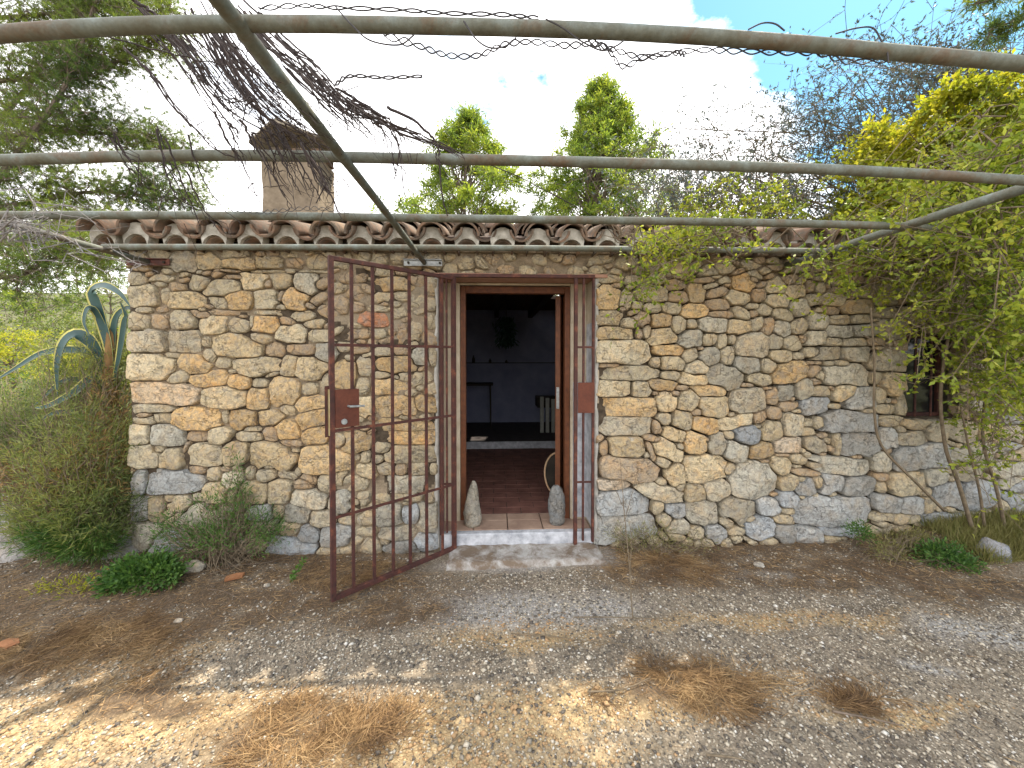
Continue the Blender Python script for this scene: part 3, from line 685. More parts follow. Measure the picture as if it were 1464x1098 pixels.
# threshold
mb = MB()
mb.box((DOORX0+.006, -.015, -.06), (DOORX1-.006, .045, FLOOR-.002)); mb.build('doorstep', M_WHITE, hut, bevel=.008)
mt = simple('threshold_tile', (.24,.16,.12), (.38,.27,.20), 8, .6, .2, .002)
for xa, xb in ((-.43,-.18), (-.178,.085), (.089,.36), (.364,.735)):
    q = MB(); q.box((xa, .046, .05), (xb-.003, .205, FLOOR)); q.build('threshold_tile', mt, hut, bevel=.002)
    q = MB(); q.box((xa, .208, .05), (xb-.003, .33, FLOOR)); q.build('threshold_tile', mt, hut, bevel=.002)
a, b = gp(636,806,.02), gp(868,800,.02)
nx2, ny2 = 90, 22; V = []; F = []
for j in range(ny2+1):
    for i in range(nx2+1):
        u, v_ = i/nx2, j/ny2
        yf = -.262 + .018*noise.noise(Vector((u*7, 1, 0))) + .008*noise.noise(Vector((u*30, 1, 0)))
        x = a.x+(b.x-a.x)*u + .02*noise.noise(Vector((v_*5, u*2, 3)))*(1 if i in (0, nx2) else 0)
        y = yf + (-.017-yf)*v_
        e = min(u*8, (1-u)*8, v_*6+.0, 1)
        z = .012 + .022*min(1, e*1.6) + .006*noise.noise(Vector((x*14, y*14, 0))) + .003*noise.noise(Vector((x*50, y*50, 0)))
        if i in (0, nx2) or j == 0: z = -.05
        V.append((x, y, z))
for j in range(ny2):
    for i in range(nx2): F.append((j*(nx2+1)+i, j*(nx2+1)+i+1, (j+1)*(nx2+1)+i+1, (j+1)*(nx2+1)+i))
m, t, p = mat('worn_concrete', .95); v = pos(t)
c = mixc(t, ramp(t, noi(t, v, 7, 6, .7, .4), [(.42, 0.), (.62, 1.)]), mixc(t, noi(t, v, 60, 5, .8), (.11,.08,.055), (.25,.19,.14)), mixc(t, noi(t, v, 45, 5, .8), (.30,.29,.27), (.55,.53,.50)))
t.links.new(c, p.inputs['Base Color']); bump(t, p, noi(t, v, 60, 6, .8), .9, .01)
q = MB(); q.add(V, F); q.build('entrance_slab', m, hut, smooth=True)
# interior
XL, XR, YB, YS = -2.35, 2.6, 4.05, 2.53
mb = MB()
mb.box((XL, YB, 0), (XR, YB+.1, 2.30))
for xa, xb in ((XL-.1, XL), (XR, XR+.1)):
    pr = [(T+.001, 0), (YB, 0), (YB, 2.30), (2.05, 2.96), (T+.001, 2.38)]
    mb.add([(xa, y, z) for y, z in pr]+[(xb, y, z) for y, z in pr], [(4,3,2,1,0),(5,6,7,8,9)]+[(i,(i+1)%5,(i+1)%5+5,i+5) for i in range(5)])
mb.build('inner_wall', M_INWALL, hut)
mb = MB(); mb.box((XL, YB-.016, 1.32), (XR, YB-.001, 1.335)); mb.build('wall_line', M_DARKW, hut)
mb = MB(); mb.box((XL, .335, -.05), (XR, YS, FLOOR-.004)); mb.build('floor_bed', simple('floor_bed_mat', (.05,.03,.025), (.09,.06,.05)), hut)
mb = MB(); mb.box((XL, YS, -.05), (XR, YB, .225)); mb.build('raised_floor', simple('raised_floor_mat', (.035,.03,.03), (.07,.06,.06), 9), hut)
mb = MB(); mb.box((XL, YS-.02, FLOOR), (XR, YS-.001, .223)); mb.build('step_riser', M_WHITE, hut)
mf = simple('floor_brick_mat', (.09,.042,.033), (.19,.09,.07), 7, .75, .4, .004)
me0 = None; k = 0
yy = .34; row = 0
bw, bd = .24, .115
while yy < YS-.05:
    xx = -.75 - (row % 2)*bw/2
    while xx < 1.25:
        if me0 is None:
            q = MB(); q.box((-bw/2+.004, -bd/2+.004, -.02), (bw/2-.004, bd/2-.004, .004)); o = q.build('floor_brick', mf, hut, bevel=0); me0 = o.data
        else: o = link('floor_brick', me0, hut)
        o.location = (xx+bw/2, yy+bd/2, FLOOR-.002+RNG.uniform(-.002,.002)); xx += bw
    yy += bd; row += 1
for x in (-.62, .0, .62, 1.24, -1.24, -1.86, 1.9):
    q = MB(); q.box((x-.04, T+.01, 2.16), (x+.04, YB-.01, 2.30)); q.build('ceiling_beam', M_DARKW, hut)
# roof
EY, EZ, SL = -.20, 2.29, .343; RY = 2.05
def rz(y): return EZ + (y-EY)*SL if y <= RY else EZ + (RY-EY)*SL - (y-RY)*SL
X0r, X1r = -2.80, WALL_X1
mdeck = simple('deck_mat', (.05,.035,.03), (.10,.07,.05))
mb = MB()
def slab(xa, xb, ya, yb):
    z0, z1 = rz(ya)-.0, rz(yb)
    vs = [(xa,ya,z0-.05),(xb,ya,z0-.05),(xb,yb,z1-.05),(xa,yb,z1-.05),(xa,ya,z0),(xb,ya,z0),(xb,yb,z1),(xa,yb,z1)]
    mb.add(vs, [(3,2,1,0),(4,5,6,7),(0,1,5,4),(1,2,6,5),(2,3,7,6),(3,0,4,7)])
slab(X0r, X1r, -.06, RY); 
hx, hy = .93, 3.55     # roof hole added to throw a spot of sun on the floor inside
slab(X0r, X1r, RY, hy-.12); slab(X0r, hx-.16, hy-.12, hy+.12); slab(hx+.16, X1r, hy-.12, hy+.12); slab(X0r, X1r, hy+.12, YB+.25)
mb.build('roof_deck', mdeck, hut)
def tile_mat():
    m, t, p = mat('clay_tile', .88); v = pos(t); oi = N(t, 'ShaderNodeObjectInfo')
    a = ramp(t, oi.outputs['Random'], [(0, (.10,.058,.040)), (.35, (.20,.122,.078)), (.7, (.14,.075,.048)), (1, (.26,.17,.105))])
    f = noi(t, v, 14, 7, .7, .4)
    c = mixc(t, ramp(t, f, [(.38, 0.), (.58, .9)]), a, (.085,.072,.055)); c = mixc(t, ramp(t, noi(t, v, 40, 5, .7), [(.6, 0.), (.75, .5)]), c, (.42,.38,.30))
    t.links.new(c, p.inputs['Base Color']); bump(t, p, noi(t, v, 70, 5, .7), .5, .004); return m
M_TILE = tile_mat()
def tile_mesh(r0, r1, L, th, up=1, n=10, arc=math.pi):
    V = []; F = []
    for rr_, in_ in ((0, 0), (th, 1)):
        for i, y in enumerate((0, L)):
            r = (r0 if i == 0 else r1) - rr_
            for k in range(n+1):
                a = (math.pi-arc)/2 + arc*k/n
                V.append((math.cos(a)*r, y, up*(math.sin(a)*r)))
    m = n+1
    def id_(s, i, k): return s*2*m+i*m+k
    for k in range(n):
        F.append((id_(0,0,k), id_(0,0,k+1), id_(0,1,k+1), id_(0,1,k)))
        F.append((id_(1,0,k+1), id_(1,0,k), id_(1,1,k), id_(1,1,k+1)))
        F.append((id_(0,0,k+1), id_(0,0,k), id_(1,0,k), id_(1,0,k+1)))
        F.append((id_(0,1,k), id_(0,1,k+1), id_(1,1,k+1), id_(1,1,k)))
    for i in (0, n): F.append((id_(0,0,i), id_(0,1,i), id_(1,1,i), id_(1,0,i)))
    me = D.meshes.new('roof_tile'); me.from_pydata(V, [], F); me.materials.append(M_TILE); me.update()
    me.polygons.foreach_set('use_smooth', [k % 4 in (0,1) for k in range(len(F))])
    return me
cov = tile_mesh(.100, .080, .45, .014); cha = tile_mesh(.085, .10, .45, .014, -1); und = tile_mesh(.078, .074, .22, .012)
plug_m = simple('lime_plug', (.20,.185,.15), (.46,.43,.37), 18, .95, .8, .006)
sp = (at(871,330,-.2).x-at(514,330,-.2).x)/7; xs0 = at(514,330,-.2).x
k0 = math.ceil((X0r+.06-xs0)/sp); ang = math.atan(SL)
for k in range(k0, 60):
    x = xs0+k*sp
    if x > X1r: break
    jx = RNG.uniform(-.014, .014)
    o = link('eaves_tile', und, hut, (x+jx, EY+.055+RNG.uniform(-.01,.01), EZ-.075)); o.rotation_euler = (0, RNG.uniform(-.05,.05), 0)
    # plug of lime between the two tiles
    q = MB(); n_ = 9; V = []
    for yy in (EY+.03+RNG.uniform(-.006,.006), EY+.10):
        for i in range(n_+1):
            a = math.pi*i/n_; V.append((x+jx+math.cos(a)*.088, yy, EZ-.005+math.sin(a)*.088*RNG.uniform(.95,1.0)))
        for i in range(n_+1):
            a = math.pi*(n_-i)/n_; V.append((x+jx+math.cos(a)*.075, yy+RNG.uniform(-.004,.004), EZ-.078+math.sin(a)*.081))
    m_ = 2*(n_+1)
    q.add(V, [tuple(range(m_))[::-1], tuple(range(m_, 2*m_))] + [(i, (i+1) % m_, (i+1) % m_+m_, i+m_) for i in range(m_)])
    q.build('mortar_plug', plug_m, hut)
    for r_ in range(6):
        y = EY-.012+r_*.37+RNG.uniform(-.018,.018); j = RNG.uniform(-.012, .012)
        if y > RY-.1: break
        if r_ < 5 or True:
            o = link('roof_tile', cov, hut, (x+jx+j, y, rz(y)+.006+RNG.uniform(-.004,.012)+(r_ > 0)*.012)); o.rotation_euler = (ang-.03, RNG.uniform(-.05,.05), RNG.uniform(-.035,.035))
        if r_ < 2:
            o = link('channel_tile', cha, hut, (x+sp/2+j, y+RNG.uniform(-.02,.012), rz(y)+.060+RNG.uniform(-.008,.008))); o.rotation_euler = (ang-.02, RNG.uniform(-.06,.06), RNG.uniform(-.03,.03))
# ridge tiles
x = X0r
while x < X1r-.3:
    o = link('ridge_tile', cov, hut, (x, RY-.0, rz(RY)+.03)); o.rotation_euler = (RNG.uniform(-.03,.03), 0, -math.pi/2); x += .38
# window
wx0, wx1, wz0, wz1 = WIN
mb = MB(); mb.box((wx0+.002, .10, wz0+.002), (wx0+.03, .15, wz1-.002)); mb.box((wx1-.03, .10, wz0+.002), (wx1-.002, .15, wz1-.002)); mb.box((wx0+.031, .10, wz1-.03), (wx1-.031, .15, wz1-.002)); mb.box((wx0+.031, .10, wz0+.002), (wx1-.031, .15, wz0+.03))
win = mb.build('window', M_RUST, hut)
for k in range(1, 3):
    q = MB(); x = wx0+(wx1-wx0)*k/3; q.tube([(x,.06,wz0+.004),(x,.06,wz1-.004)], .007, 8); q.build('window_bar', M_RUST, win)
mg, t, p = mat('window_glass', .12); p.inputs['Base Color'].default_value = (.012,.013,.014,1); p.inputs['Specular IOR Level'].default_value = .5
q = MB(); q.box((wx0+.031, .120, wz0+.031), (wx1-.031, .126, wz1-.031)); q.build('window_pane', mg, win)
# chimney
cy = 1.5; ca, cb = at(375,270,cy), at(455,270,cy); ct = at(400,220,cy).z; cbk = cy+.42
def chim():
    V = []; F = []
    n = 12
    mb = MB()
    st = 14
    ring = []
    for j in range(st+1):
        z = rz(cy)-.25+(ct-rz(cy)+.25)*j/st
        base = [(ca.x, cy), (cb.x, cy), (cb.x, cbk), (ca.x, cbk)]
        pts = []
        for a in range(4):
            p0, p1 = base[a], base[(a+1) % 4]
            for b_ in range(5):
                x = p0[0]+(p1[0]-p0[0])*b_/5; y = p0[1]+(p1[1]-p0[1])*b_/5
                d = .014*noise.noise(Vector((x*5, y*5, z*5)))
                pts.append((x+d, y+d, z))
        ring.append(pts)
    for pts in ring: V += pts
    m = 20
    for j in range(st):
        for k in range(m): F.append((j*m+k, j*m+(k+1) % m, (j+1)*m+(k+1) % m, (j+1)*m+k))
    F.append(tuple(range(st*m, st*m+m)))
    return mb.add(V, F)
chimney = chim().build('chimney', simple('chimney_render', (.13,.10,.07), (.26,.205,.145), 9, .95, .9, .012), hut)
M_CSTONE = simple('chimney_stone', (.15,.13,.10), (.32,.27,.21), 12, .95, 1., .015)
mcap = MB(); oz = ct
mcap.box((ca.x+.04, cy+.035, oz), (cb.x-.04, cbk-.035, oz+.02))
for (x, y) in ((ca.x+.06, cy+.05), (cb.x-.10, cy+.05), (ca.x+.30, cy+.06), (cb.x-.10, cbk-.12), (ca.x+.06, cbk-.12)):
    mcap.box((x, y, oz+.02), (x+.11, y+.08, oz+.10))
mcap.build('chimney_piers', M_TILE, chimney)
# tilted slabs leaning to a ridge
mid = at(410,185,cy+.2)
for (xa, xb, nm) in ((at(360,210,cy).x, mid.x, -1), (at(484,210,cy).x, mid.x, 1)):
    for k in range(3):
        za = oz+.085+k*.028; zt = za+.24; q = MB()
        ya, yb = cy-.06+k*.03, cbk+.05-k*.03
        V = [(xa*(1-.12*k)+xb*.12*k, ya, za), (xa*(1-.12*k)+xb*.12*k, yb, za), (xb+nm*.0, yb, zt), (xb, ya, zt)]
        V = [(x+RNG.uniform(-.012,.012), y+RNG.uniform(-.02,.02), z+RNG.uniform(-.008,.008)) for x, y, z in V]
        V += [(x, y, z+.026) for x, y, z in V]
        q.add(V, [(0,1,2,3),(7,6,5,4),(0,4,5,1),(1,5,6,2),(2,6,7,3),(3,7,4,0)]); q.build('cap_slab', M_CSTONE, chimney)
q = MB(); q.box((mid.x-.05, cy+.1, oz+.33), (mid.x+.05, cy+.25, oz+.43)); q.build('cap_stone', M_CSTONE, chimney, bevel=.02)
# ---------------------------------------------------------------- steel gate with its fixed side panels
gate = empty('security_gate', (-.307, -.03, 0), 'rust red steel bar gate standing open at the left of the doorway', 'gate')
Hx, Hy = -.307, -.03; GT, GB = 2.05, .015
fr = MB(); s_ = .013
fr.box((DOORX0+.006, Hy-.015, GT-.002), (DOORX1-.004, Hy+.012, GT+.022))
fr.box((DOORX0+.006, Hy-.013, GB+.11), (DOORX0+.028, Hy+.012, GT-.003)); fr.box((DOORX1-.022, Hy-.013, .05), (DOORX1-.004, Hy+.012, GT-.003))
xr = at(823,560,Hy).x
fr.box((xr-.014, Hy-.016, GB), (xr+.012, Hy+.014, GT-.003))
fr.box((Hx-.032, Hy-.012, GB+.11), (Hx-.016, Hy+.012, GT-.003))
frame = fr.build('fixed_frame', M_RUST, gate, bevel=.002)
for x in (at(834,560,Hy).x,): q = MB(); q.box((x-.008, Hy-.008, .06), (x+.008, Hy+.008, GT-.003)); q.build('bar', M_RUST, frame)
q = MB(); q.box((DOORX0+.052, Hy-.008, .14), (DOORX0+.066, Hy+.008, GT-.003)); q.build('bar', M_RUST, frame)
for z in (1.53, .51):
    q = MB(); q.box((xr+.013, Hy-.011, z-.008), (DOORX1-.0225, Hy-.0085, z+.008)); q.build('rail', M_RUST, frame)
    q = MB(); q.box((DOORX0+.0285, Hy-.011, z-.008), (Hx-.0325, Hy-.0085, z+.008)); q.build('rail', M_RUST, frame)
M_PLATE = rust_mat('lock_plate_paint', (.075, .021, .012), (.115, .032, .016), (.15, .045, .022), 8)
q = MB(); q.box((xr+.0125, Hy-.022, 1.035), (DOORX1-.006, Hy-.0165, 1.265)); q.build('strike_plate', M_PLATE, frame, bevel=.001)
# leaf, built along its own direction
Fx, Fy = -.977, -.60
ux, uy = (Fx-Hx), (Fy-Hy); Wd = math.hypot(ux, uy); ux /= Wd; uy /= Wd; nx_, ny_ = -uy, ux
def lb(mb, s0, s1, z0, z1, t0=-.012, t1=.012, lean=0):
    V = []
    for z in (z0, z1):
        for s, t_ in ((s0,t0),(s1,t0),(s1,t1),(s0,t1)):
            V.append((Hx+ux*s+nx_*t_, Hy+uy*s+ny_*t_, z))
    mb.add(V, [(3,2,1,0),(4,5,6,7),(0,1,5,4),(1,2,6,5),(2,3,7,6),(3,0,4,7)])
q = MB(); lb(q, .0, .028, GB, GT, -.014, .014); lb(q, Wd-.028, Wd, GB-.0, GT, -.014, .014)
lb(q, .0285, Wd-.0285, GT-.026, GT, -.013, .013); lb(q, .0285, Wd-.0285, GB, GB+.028, -.013, .013)
leaf = q.build('gate_leaf', M_RUST, gate, bevel=.002)
for px in (503.5, 533.5, 561, 585.6, 609.3, 632):
    # where the line of sight meets the leaf's plane
    d = ray(px, 560); # solve CAM + d t = H + u s
    den = d.x*uy - d.y*ux; s = (d.x*(CAM.y-Hy) - d.y*(CAM.x-Hx))/den*-1
    s = abs(s); q = MB(); lb(q, s-.0085, s+.0085, GB+.0285, GT-.0265, -.008, .008); q.build('bar', M_RUST, leaf)
for z in (1.53, 1.025, .51):
    q = MB(); lb(q, .0285, Wd-.0285, z-.009, z+.009, .0085, .0115); q.build('rail', M_RUST, leaf)
q = MB(); lb(q, Wd-.165, Wd-.0285, 1.04, 1.265, .012, .020); lb(q, Wd-.165, Wd-.0285, 1.04, 1.265, -.022, -.0125); plate = q.build('lock_plate', M_PLATE, leaf, bevel=.001)
q = MB(); lb(q, Wd+.0005, Wd+.022, .99, 1.29, -.012, -.008); plate2 = q.build('strike_edge', M_RUST, leaf)
q = MB(); lb(q, Wd+.0005, Wd+.006, 1.0, 1.27, -.0075, .010); q.build('lock_edge', simple('brass', (.35,.27,.12), (.5,.42,.25), 30, .4, 0, 0, .5, .6), leaf)
# which side faces the camera: the one with positive n towards -y
sg = -1 if ny_ > 0 else 1
def lp(s, t_, z): return (Hx+ux*s+nx_*t_*sg, Hy+uy*s+ny_*t_*sg, z)
q = MB(); q.tube([lp(Wd-.10,.018,1.165), lp(Wd-.10,.05,1.165), lp(Wd-.155,.052,1.163), lp(Wd-.185,.050,1.162)], .007, 8)
q.build('handle', M_ZINC, leaf)
q = MB(); q.tube([lp(Wd-.075,.018,1.075), lp(Wd-.075,.030,1.075)], .017, 12); q.build('lock_cylinder', M_ZINC, leaf)

# ---------------------------------------------------------------- door-stop stones
def rock(name, c, r, seed, m, label, cat='stone', sub=3, amp=.22, freq=1.3, flat=None, col=None, group=None):
    bm = bmesh.new(); bmesh.ops.create_icosphere(bm, subdivisions=sub, radius=1.0)
    rg = random.Random(seed); pl = [(Vector((rg.gauss(0,1), rg.gauss(0,1), rg.gauss(0,1))).normalized(), rg.uniform(.62,.9)) for _ in range(7)]
    for v_ in bm.verts:
        p = v_.co.copy()
        for n_, d_ in pl:
            k = p.dot(n_)
            if k > d_: p -= n_*(k-d_)*.85
        p *= 1+amp*noise.noise(p*freq+Vector((seed,0,0))) + .05*noise.noise(p*4+Vector((seed,0,0)))
        v_.co = Vector((p.x*r[0], p.y*r[1], p.z*r[2]))
    me = D.meshes.new(name); bm.to_mesh(me); bm.free(); me.materials.append(m)
    me.polygons.foreach_set('use_smooth', [True]*len(me.polygons))
    o = link(name, me, None, c); o.color = col or tone_col('g', rg, 0)
    if label: tag(o, label, cat, group)
    return o
def doorstop(px0, px1, pyt, pyb, Y, label, seed, top):
    a = at(px0, pyb, Y); b = at(px1, pyt, Y); cx = (a.x+b.x)/2; z0 = FLOOR+.0; z1 = b.z; h = z1-z0; w_ = (b.x-a.x)/2
    q = MB(); n_ = 22; R_ = []
    prof = top
    m_ = 20
    for j in range(m_+1):
        u = j/m_; ww = np.interp(u, [p[0] for p in prof], [p[1] for p in prof])*w_; sh = np.interp(u, [p[0] for p in prof], [p[2] for p in prof])*w_
        for k in range(n_):
            an = 2*math.pi*k/n_; nn = 1+.16*noise.noise(Vector((math.cos(an)*1.2+seed, math.sin(an)*1.2, u*3)))+.10*noise.noise(Vector((math.cos(an)*3+seed, math.sin(an)*3, u*9)))
            q.v.append((cx+sh+math.cos(an)*ww*nn, Y+math.sin(an)*ww*.75*nn, z0+h*u))
    for j in range(m_):
        for k in range(n_): q.f.append((j*n_+k, j*n_+(k+1) % n_, (j+1)*n_+(k+1) % n_, (j+1)*n_+k)); q.m.append(0)
    q.f.append(tuple(range(n_))[::-1]); q.m.append(0); q.f.append(tuple(m_*n_+k for k in range(n_))); q.m.append(0)
    o = q.build('doorstop_stone', M_STONE, None, smooth=True, origin=(cx, Y, z0)); o.color = (.34,.31,.25,1) if seed == 1 else (.22,.23,.23,1)
    return tag(o, label, 'stone', 'stones holding the door open')
doorstop(663, 688, 687, 743, .12, 'tall pear-shaped stone standing inside the left door jamb', 1, [(0,.80,0),(.08,.98,0),(.3,1.0,0),(.55,.78,.02),(.8,.5,.08),(.93,.34,.12),(1,.12,.12)])
doorstop(784, 808, 694, 741, .12, 'squat grey stone standing inside the right door jamb', 2, [(0,.7,0),(.1,.92,0),(.4,1,.0),(.7,.92,.0),(.9,.68,-.08),(1,.35,-.1)])
# stones and scraps on the ground
def on_ground(px, py): g = gp(px, py); return (g.x, g.y, gz(g.x, g.y))
x, y, z = on_ground(275, 818); rock('ground_stone', (x, y, z+.02), (.075,.05,.045), 4, M_STONE, 'small pale loose stone on brown needles before the left wall', col=(.5,.45,.36,1), group='loose stones')
g = at(1418, 795, -.33); rock('ground_stone', (g.x, g.y, g.z+.03), (.085,.08,.115), 8, M_STONE, 'blocky grey stone lying in grass before the right wall', col=(.33,.34,.37,1), group='loose stones')
for k, (px, py, s1, lb_) in enumerate(((382,836,.018,'tiny white pebble below the left wall on brown needles'),(255,888,.020,'white pebble alone on the needles left of the gate'),(1085,805,.03,'pale cobble at the back edge of the gravel'),(232,838,.022,'small tan stone beside the green weed'))):
    x, y, z = on_ground(px, py); rock('ground_stone', (x, y, z+s1*.3), (s1*1.3, s1, s1*.6), 20+k, M_STONE, lb_, sub=2, col=(.66,.62,.54,1), group='loose stones')
for k, (px, py, an, lb_) in enumerate(((335,827,.5,'orange clay tile shard lying on brown needles by the wall'),(12,922,-.2,'orange clay tile shard at the left edge of the yard'))):
    x, y, z = on_ground(px, py); q = MB()
    V = [(-.05,-.02),(.045,-.028),(.055,.01),(.01,.03),(-.045,.02)]
    V = [(x+a*math.cos(an)-b*math.sin(an), y+a*math.sin(an)+b*math.cos(an)) for a, b in V]
    q.add([(a, b, z+.006) for a, b in V]+[(a, b, z+.022) for a, b in V], [(4,3,2,1,0),(5,6,7,8,9)]+[(i,(i+1)%5,(i+1)%5+5,i+5) for i in range(5)])
    tag(q.build('tile_shard', simple('shard_clay%d' % k, (.22,.09,.04), (.36,.17,.08), 30), None, origin=(x,y,z)), lb_, 'shard', 'broken tile shards')
# boulders at the left behind the shrub
for k, (px, py, Y, r, lb_) in enumerate(((10,760,.35,(.42,.3,.28),'big pale boulder at the left edge behind the bush'),(55,700,.7,(.30,.25,.20),'smaller boulder peeping over the left boulder'),(25,795,.05,(.36,.2,.11),'flat grey slab of rock in front of the left boulder'),(150,785,.02,(.3,.16,.08),'low flat rock under the bush at the hut corner'))):
    g = at(px, py, Y); rock('boulder', (g.x, g.y, g.z), r, 31+k, M_STONE, lb_, 'boulder', col=(.40,.38,.36,1), group='boulders left of the hut')

# ---------------------------------------------------------------- pergola of scaffold pipes
perg = empty('pergola', (0, -1.4, 0), 'pergola of bent galvanised pipes fixed to the hut above the yard', 'pergola')
PH = at(605, 375, -.01).z + .0
def pipe_through(pts, r, name='cross_pipe', n=14):
    q = MB(); q.tube(spline(pts, 26), r, n); return q.build(name, M_GALV, perg, smooth=True)
# cross pipes (slightly bent), measured at their own distance
pipe_through([at(-260,75,-1.99), at(0,49,-1.99), at(170,38,-1.99), at(350,34,-1.99), at(600,37,-1.99), at(850,44,-1.99), at(1100,59,-1.99), at(1300,77,-1.99), at(1464,92,-1.99), at(1750,125,-1.99)], .0152)
pipe_through([at(-200,238,-1.434), at(0,229,-1.434), at(300,222,-1.434), at(600,227,-1.434), at(850,232,-1.434), at(1150,241,-1.434), at(1300,248,-1.434), at(1464,258,-1.434), at(1700,272,-1.434)], .0185)
pipe_through([at(-150,309,-.87), at(0,308,-.87), at(300,308,-.87), at(700,313,-.87), at(1000,317,-.87), at(1200,321,-.87), at(1338,325,-.87)], .0200)
pipe_through([at(148,353,-.33), at(600,354,-.33), at(900,356,-.33), at(1180,359,-.33), at(1300,361,-.33)], .0195)
for k, (px, py, x2) in enumerate(((213,375,None),(607,376,None),(1125,379,None))):
    a = at(px, py, -.03); b = Vector((a.x + (.0 if k != 1 else -.0), -2.9 if k == 1 else -2.6, a.z+(.0, .0, .02)[k]))
    q = MB(); q.tube(spline([a, (a*2+b)/3+Vector((0,0,.006)), (a+b*2)/3, b], 12), (.0185, .0170, .0235)[k], 14); q.build('long_pipe', M_GALV, perg, smooth=True)
    if k < 2:
        q = MB(); w_ = .15; q.box((a.x-w_-.0, -.040, a.z-.024), (a.x+w_-(.02 if k else 0), -.034, a.z+.024)); q.box((a.x-w_, -.056, a.z+.018), (a.x+w_-.02, -.0405, a.z+.024))
        br = q.build('bracket', M_ZINC if k else M_RUST, perg, bevel=.001)
        for s_ in (-1, 1):
            q = MB(); q.tube([(a.x+s_*.115, -.041, a.z-.002), (a.x+s_*.115, -.050, a.z-.002)], .009, 6); q.build('bolt', M_DARKW, br)
# posts stand outside the picture
for x in (-3.6, 4.3):
    q = MB(); q.tube([(x,-2.02,-.1),(x,-2.02,2.28)], .024, 12); q.build('post', M_GALV, perg, smooth=True)

# ---------------------------------------------------------------- twisted netting wire on the front pipes
M_WIRE = simple('rusty_wire', (.03,.028,.03), (.08,.075,.08), 40, .7, 0)
def braid(name, pts_px, Y, label, loop=15., amp=6., grp='twisted netting wires on the pipes'):
    P = [at(x, y, Y) for x, y in pts_px]; C_ = spline(P, 30)
    Lp = sum((C_[i+1]-C_[i]).length for i in range(len(C_)-1)); n = max(8, int(Lp/(loop*(Y-CAM.y)/FPX)))
    C_ = spline(P, n*8); am = amp*(Y-CAM.y)/FPX
    q = MB()
    for ph in (0, math.pi):
        pts = []
        for i, c in enumerate(C_):
            a = math.pi*i/8+ph; f = .55+.6*abs(noise.noise(Vector((i*.05, Y, 0))))
            pts.append(c+Vector((0, math.cos(a)*am*.35, math.sin(a)*am*f)))
        q.tube(pts, .0016, 4)
    tag(q.build(name, M_WIRE, None, origin=P[0]), label, 'wire', grp)
Yp = -2.0
braid('twisted_wire', [(548,50),(600,66),(640,79),(685,79),(720,64),(760,60),(810,65),(850,63),(880,72),(920,82),(964,76),(980,78)], Yp, 'chain of twisted wire loops sagging below the middle of the front pipe')
braid('twisted_wire', [(840,58),(870,72),(890,95),(930,80),(1000,72),(1050,73),(1110,75),(1170,76),(1210,88),(1270,86)], Yp+.02, 'twisted wire loops sagging under the right half of the front pipe', 22)
braid('twisted_wire', [(370,12),(430,8),(480,11),(570,14),(640,19),(720,21),(770,26)], Yp, 'loose twisted wire running above the front pipe', 26, 4)
braid('twisted_wire', [(478,122),(500,109),(550,111),(604,109)], Yp-.02, 'short free end of twisted wire hanging in the open sky', 14, 3.2)
braid('twisted_wire', [(330,300),(380,303),(440,298),(500,302)], -.90, 'twisted wire tangled on the third pipe before the chimney', 10, 4)
def loopw(pts_px, Y, label, r=.0017):
    q = MB(); q.tube(spline([at(x,y,Y) for x,y in pts_px], 40), r, 5); tag(q.build('wire_loop', M_WIRE, None, origin=at(*pts_px[0],Y)), label, 'wire', 'single wire loops round the front pipe')
loopw([(480,10),(505,38),(530,58),(570,64),(592,50)], Yp-.02, 'thin wire loop drooping below the pipe left of centre')
loopw([(663,30),(680,55),(700,68),(722,66),(738,54)], Yp-.02, 'thin wire loop drooping below the pipe at the centre')
loopw([(780,27),(805,40),(830,58),(860,72),(880,66),(892,58)], Yp-.02, 'thin wire crossing the pipe right of centre and drooping')
loopw([(1070,42),(1090,33),(1108,34),(1122,44)], Yp, 'small wire arch standing on the pipe at right')
loopw([(1195,48),(1225,40),(1248,40),(1260,58),(1268,72),(1270,90)], Yp, 'larger wire arch wrapping down over the pipe at right')

# ---------------------------------------------------------------- things inside the dark room
M_CHAIR = simple('pale_paint', (.30,.31,.27), (.42,.42,.37), 20, .6, 0)
tb = empty('small_table', (-.28, 3.6, .225), 'small dark table standing against the back wall inside', 'table')
q = MB(); q.box((-.62,3.4,.96),(-.06,3.8,.985)); q.build('table_top', M_DARKW, tb)
for x, y in ((-.60,3.42),(-.10,3.42),(-.60,3.76),(-.10,3.76)): q = MB(); q.tube([(x,y,.2255),(x*.9-.02,y,.96)], .011, 6); q.build('leg', M_DARKW, tb)
ch = empty('slatted_crate', (.86, 3.3, .225), 'pale slatted crate stacked against the wall beyond the door', 'crate')
for k in range(3): q = MB(); q.box((.70+k*.09, 3.1, .2255), (.755+k*.09, 3.14, .80-.02*k)); q.build('slat', M_CHAIR, ch)
q = MB(); q.box((.66,3.142,.62),(.98,3.5,.78)); q.build('top_box', M_DARKW, ch)
bs = empty('round_basket', (.56, .75, FLOOR), 'round wooden hoop frame leaning behind the open door', 'hoop')
pts = [Vector((.595, .75, FLOOR+.20)) + Vector((math.cos(a)*.13, math.sin(a)*.05, math.sin(a)*.19)) for a in np.linspace(0, 2*math.pi, 40)]
q = MB(); q.tube(pts, .009, 8); q.build('hoop_rim', simple('pale_cane', (.42,.26,.14), (.58,.40,.25), 30, .6, .2), bs)
q = MB(); q.add([tuple(p+Vector((0,.012,0))) for p in pts[:-1]], [tuple(range(39))]); q.build('hoop_skin', M_DARKW, bs)
hg = empty('hanging_bundle', (.13, 2.2, 2.2), 'dark green bundle hanging from a beam inside the room', 'bundle')
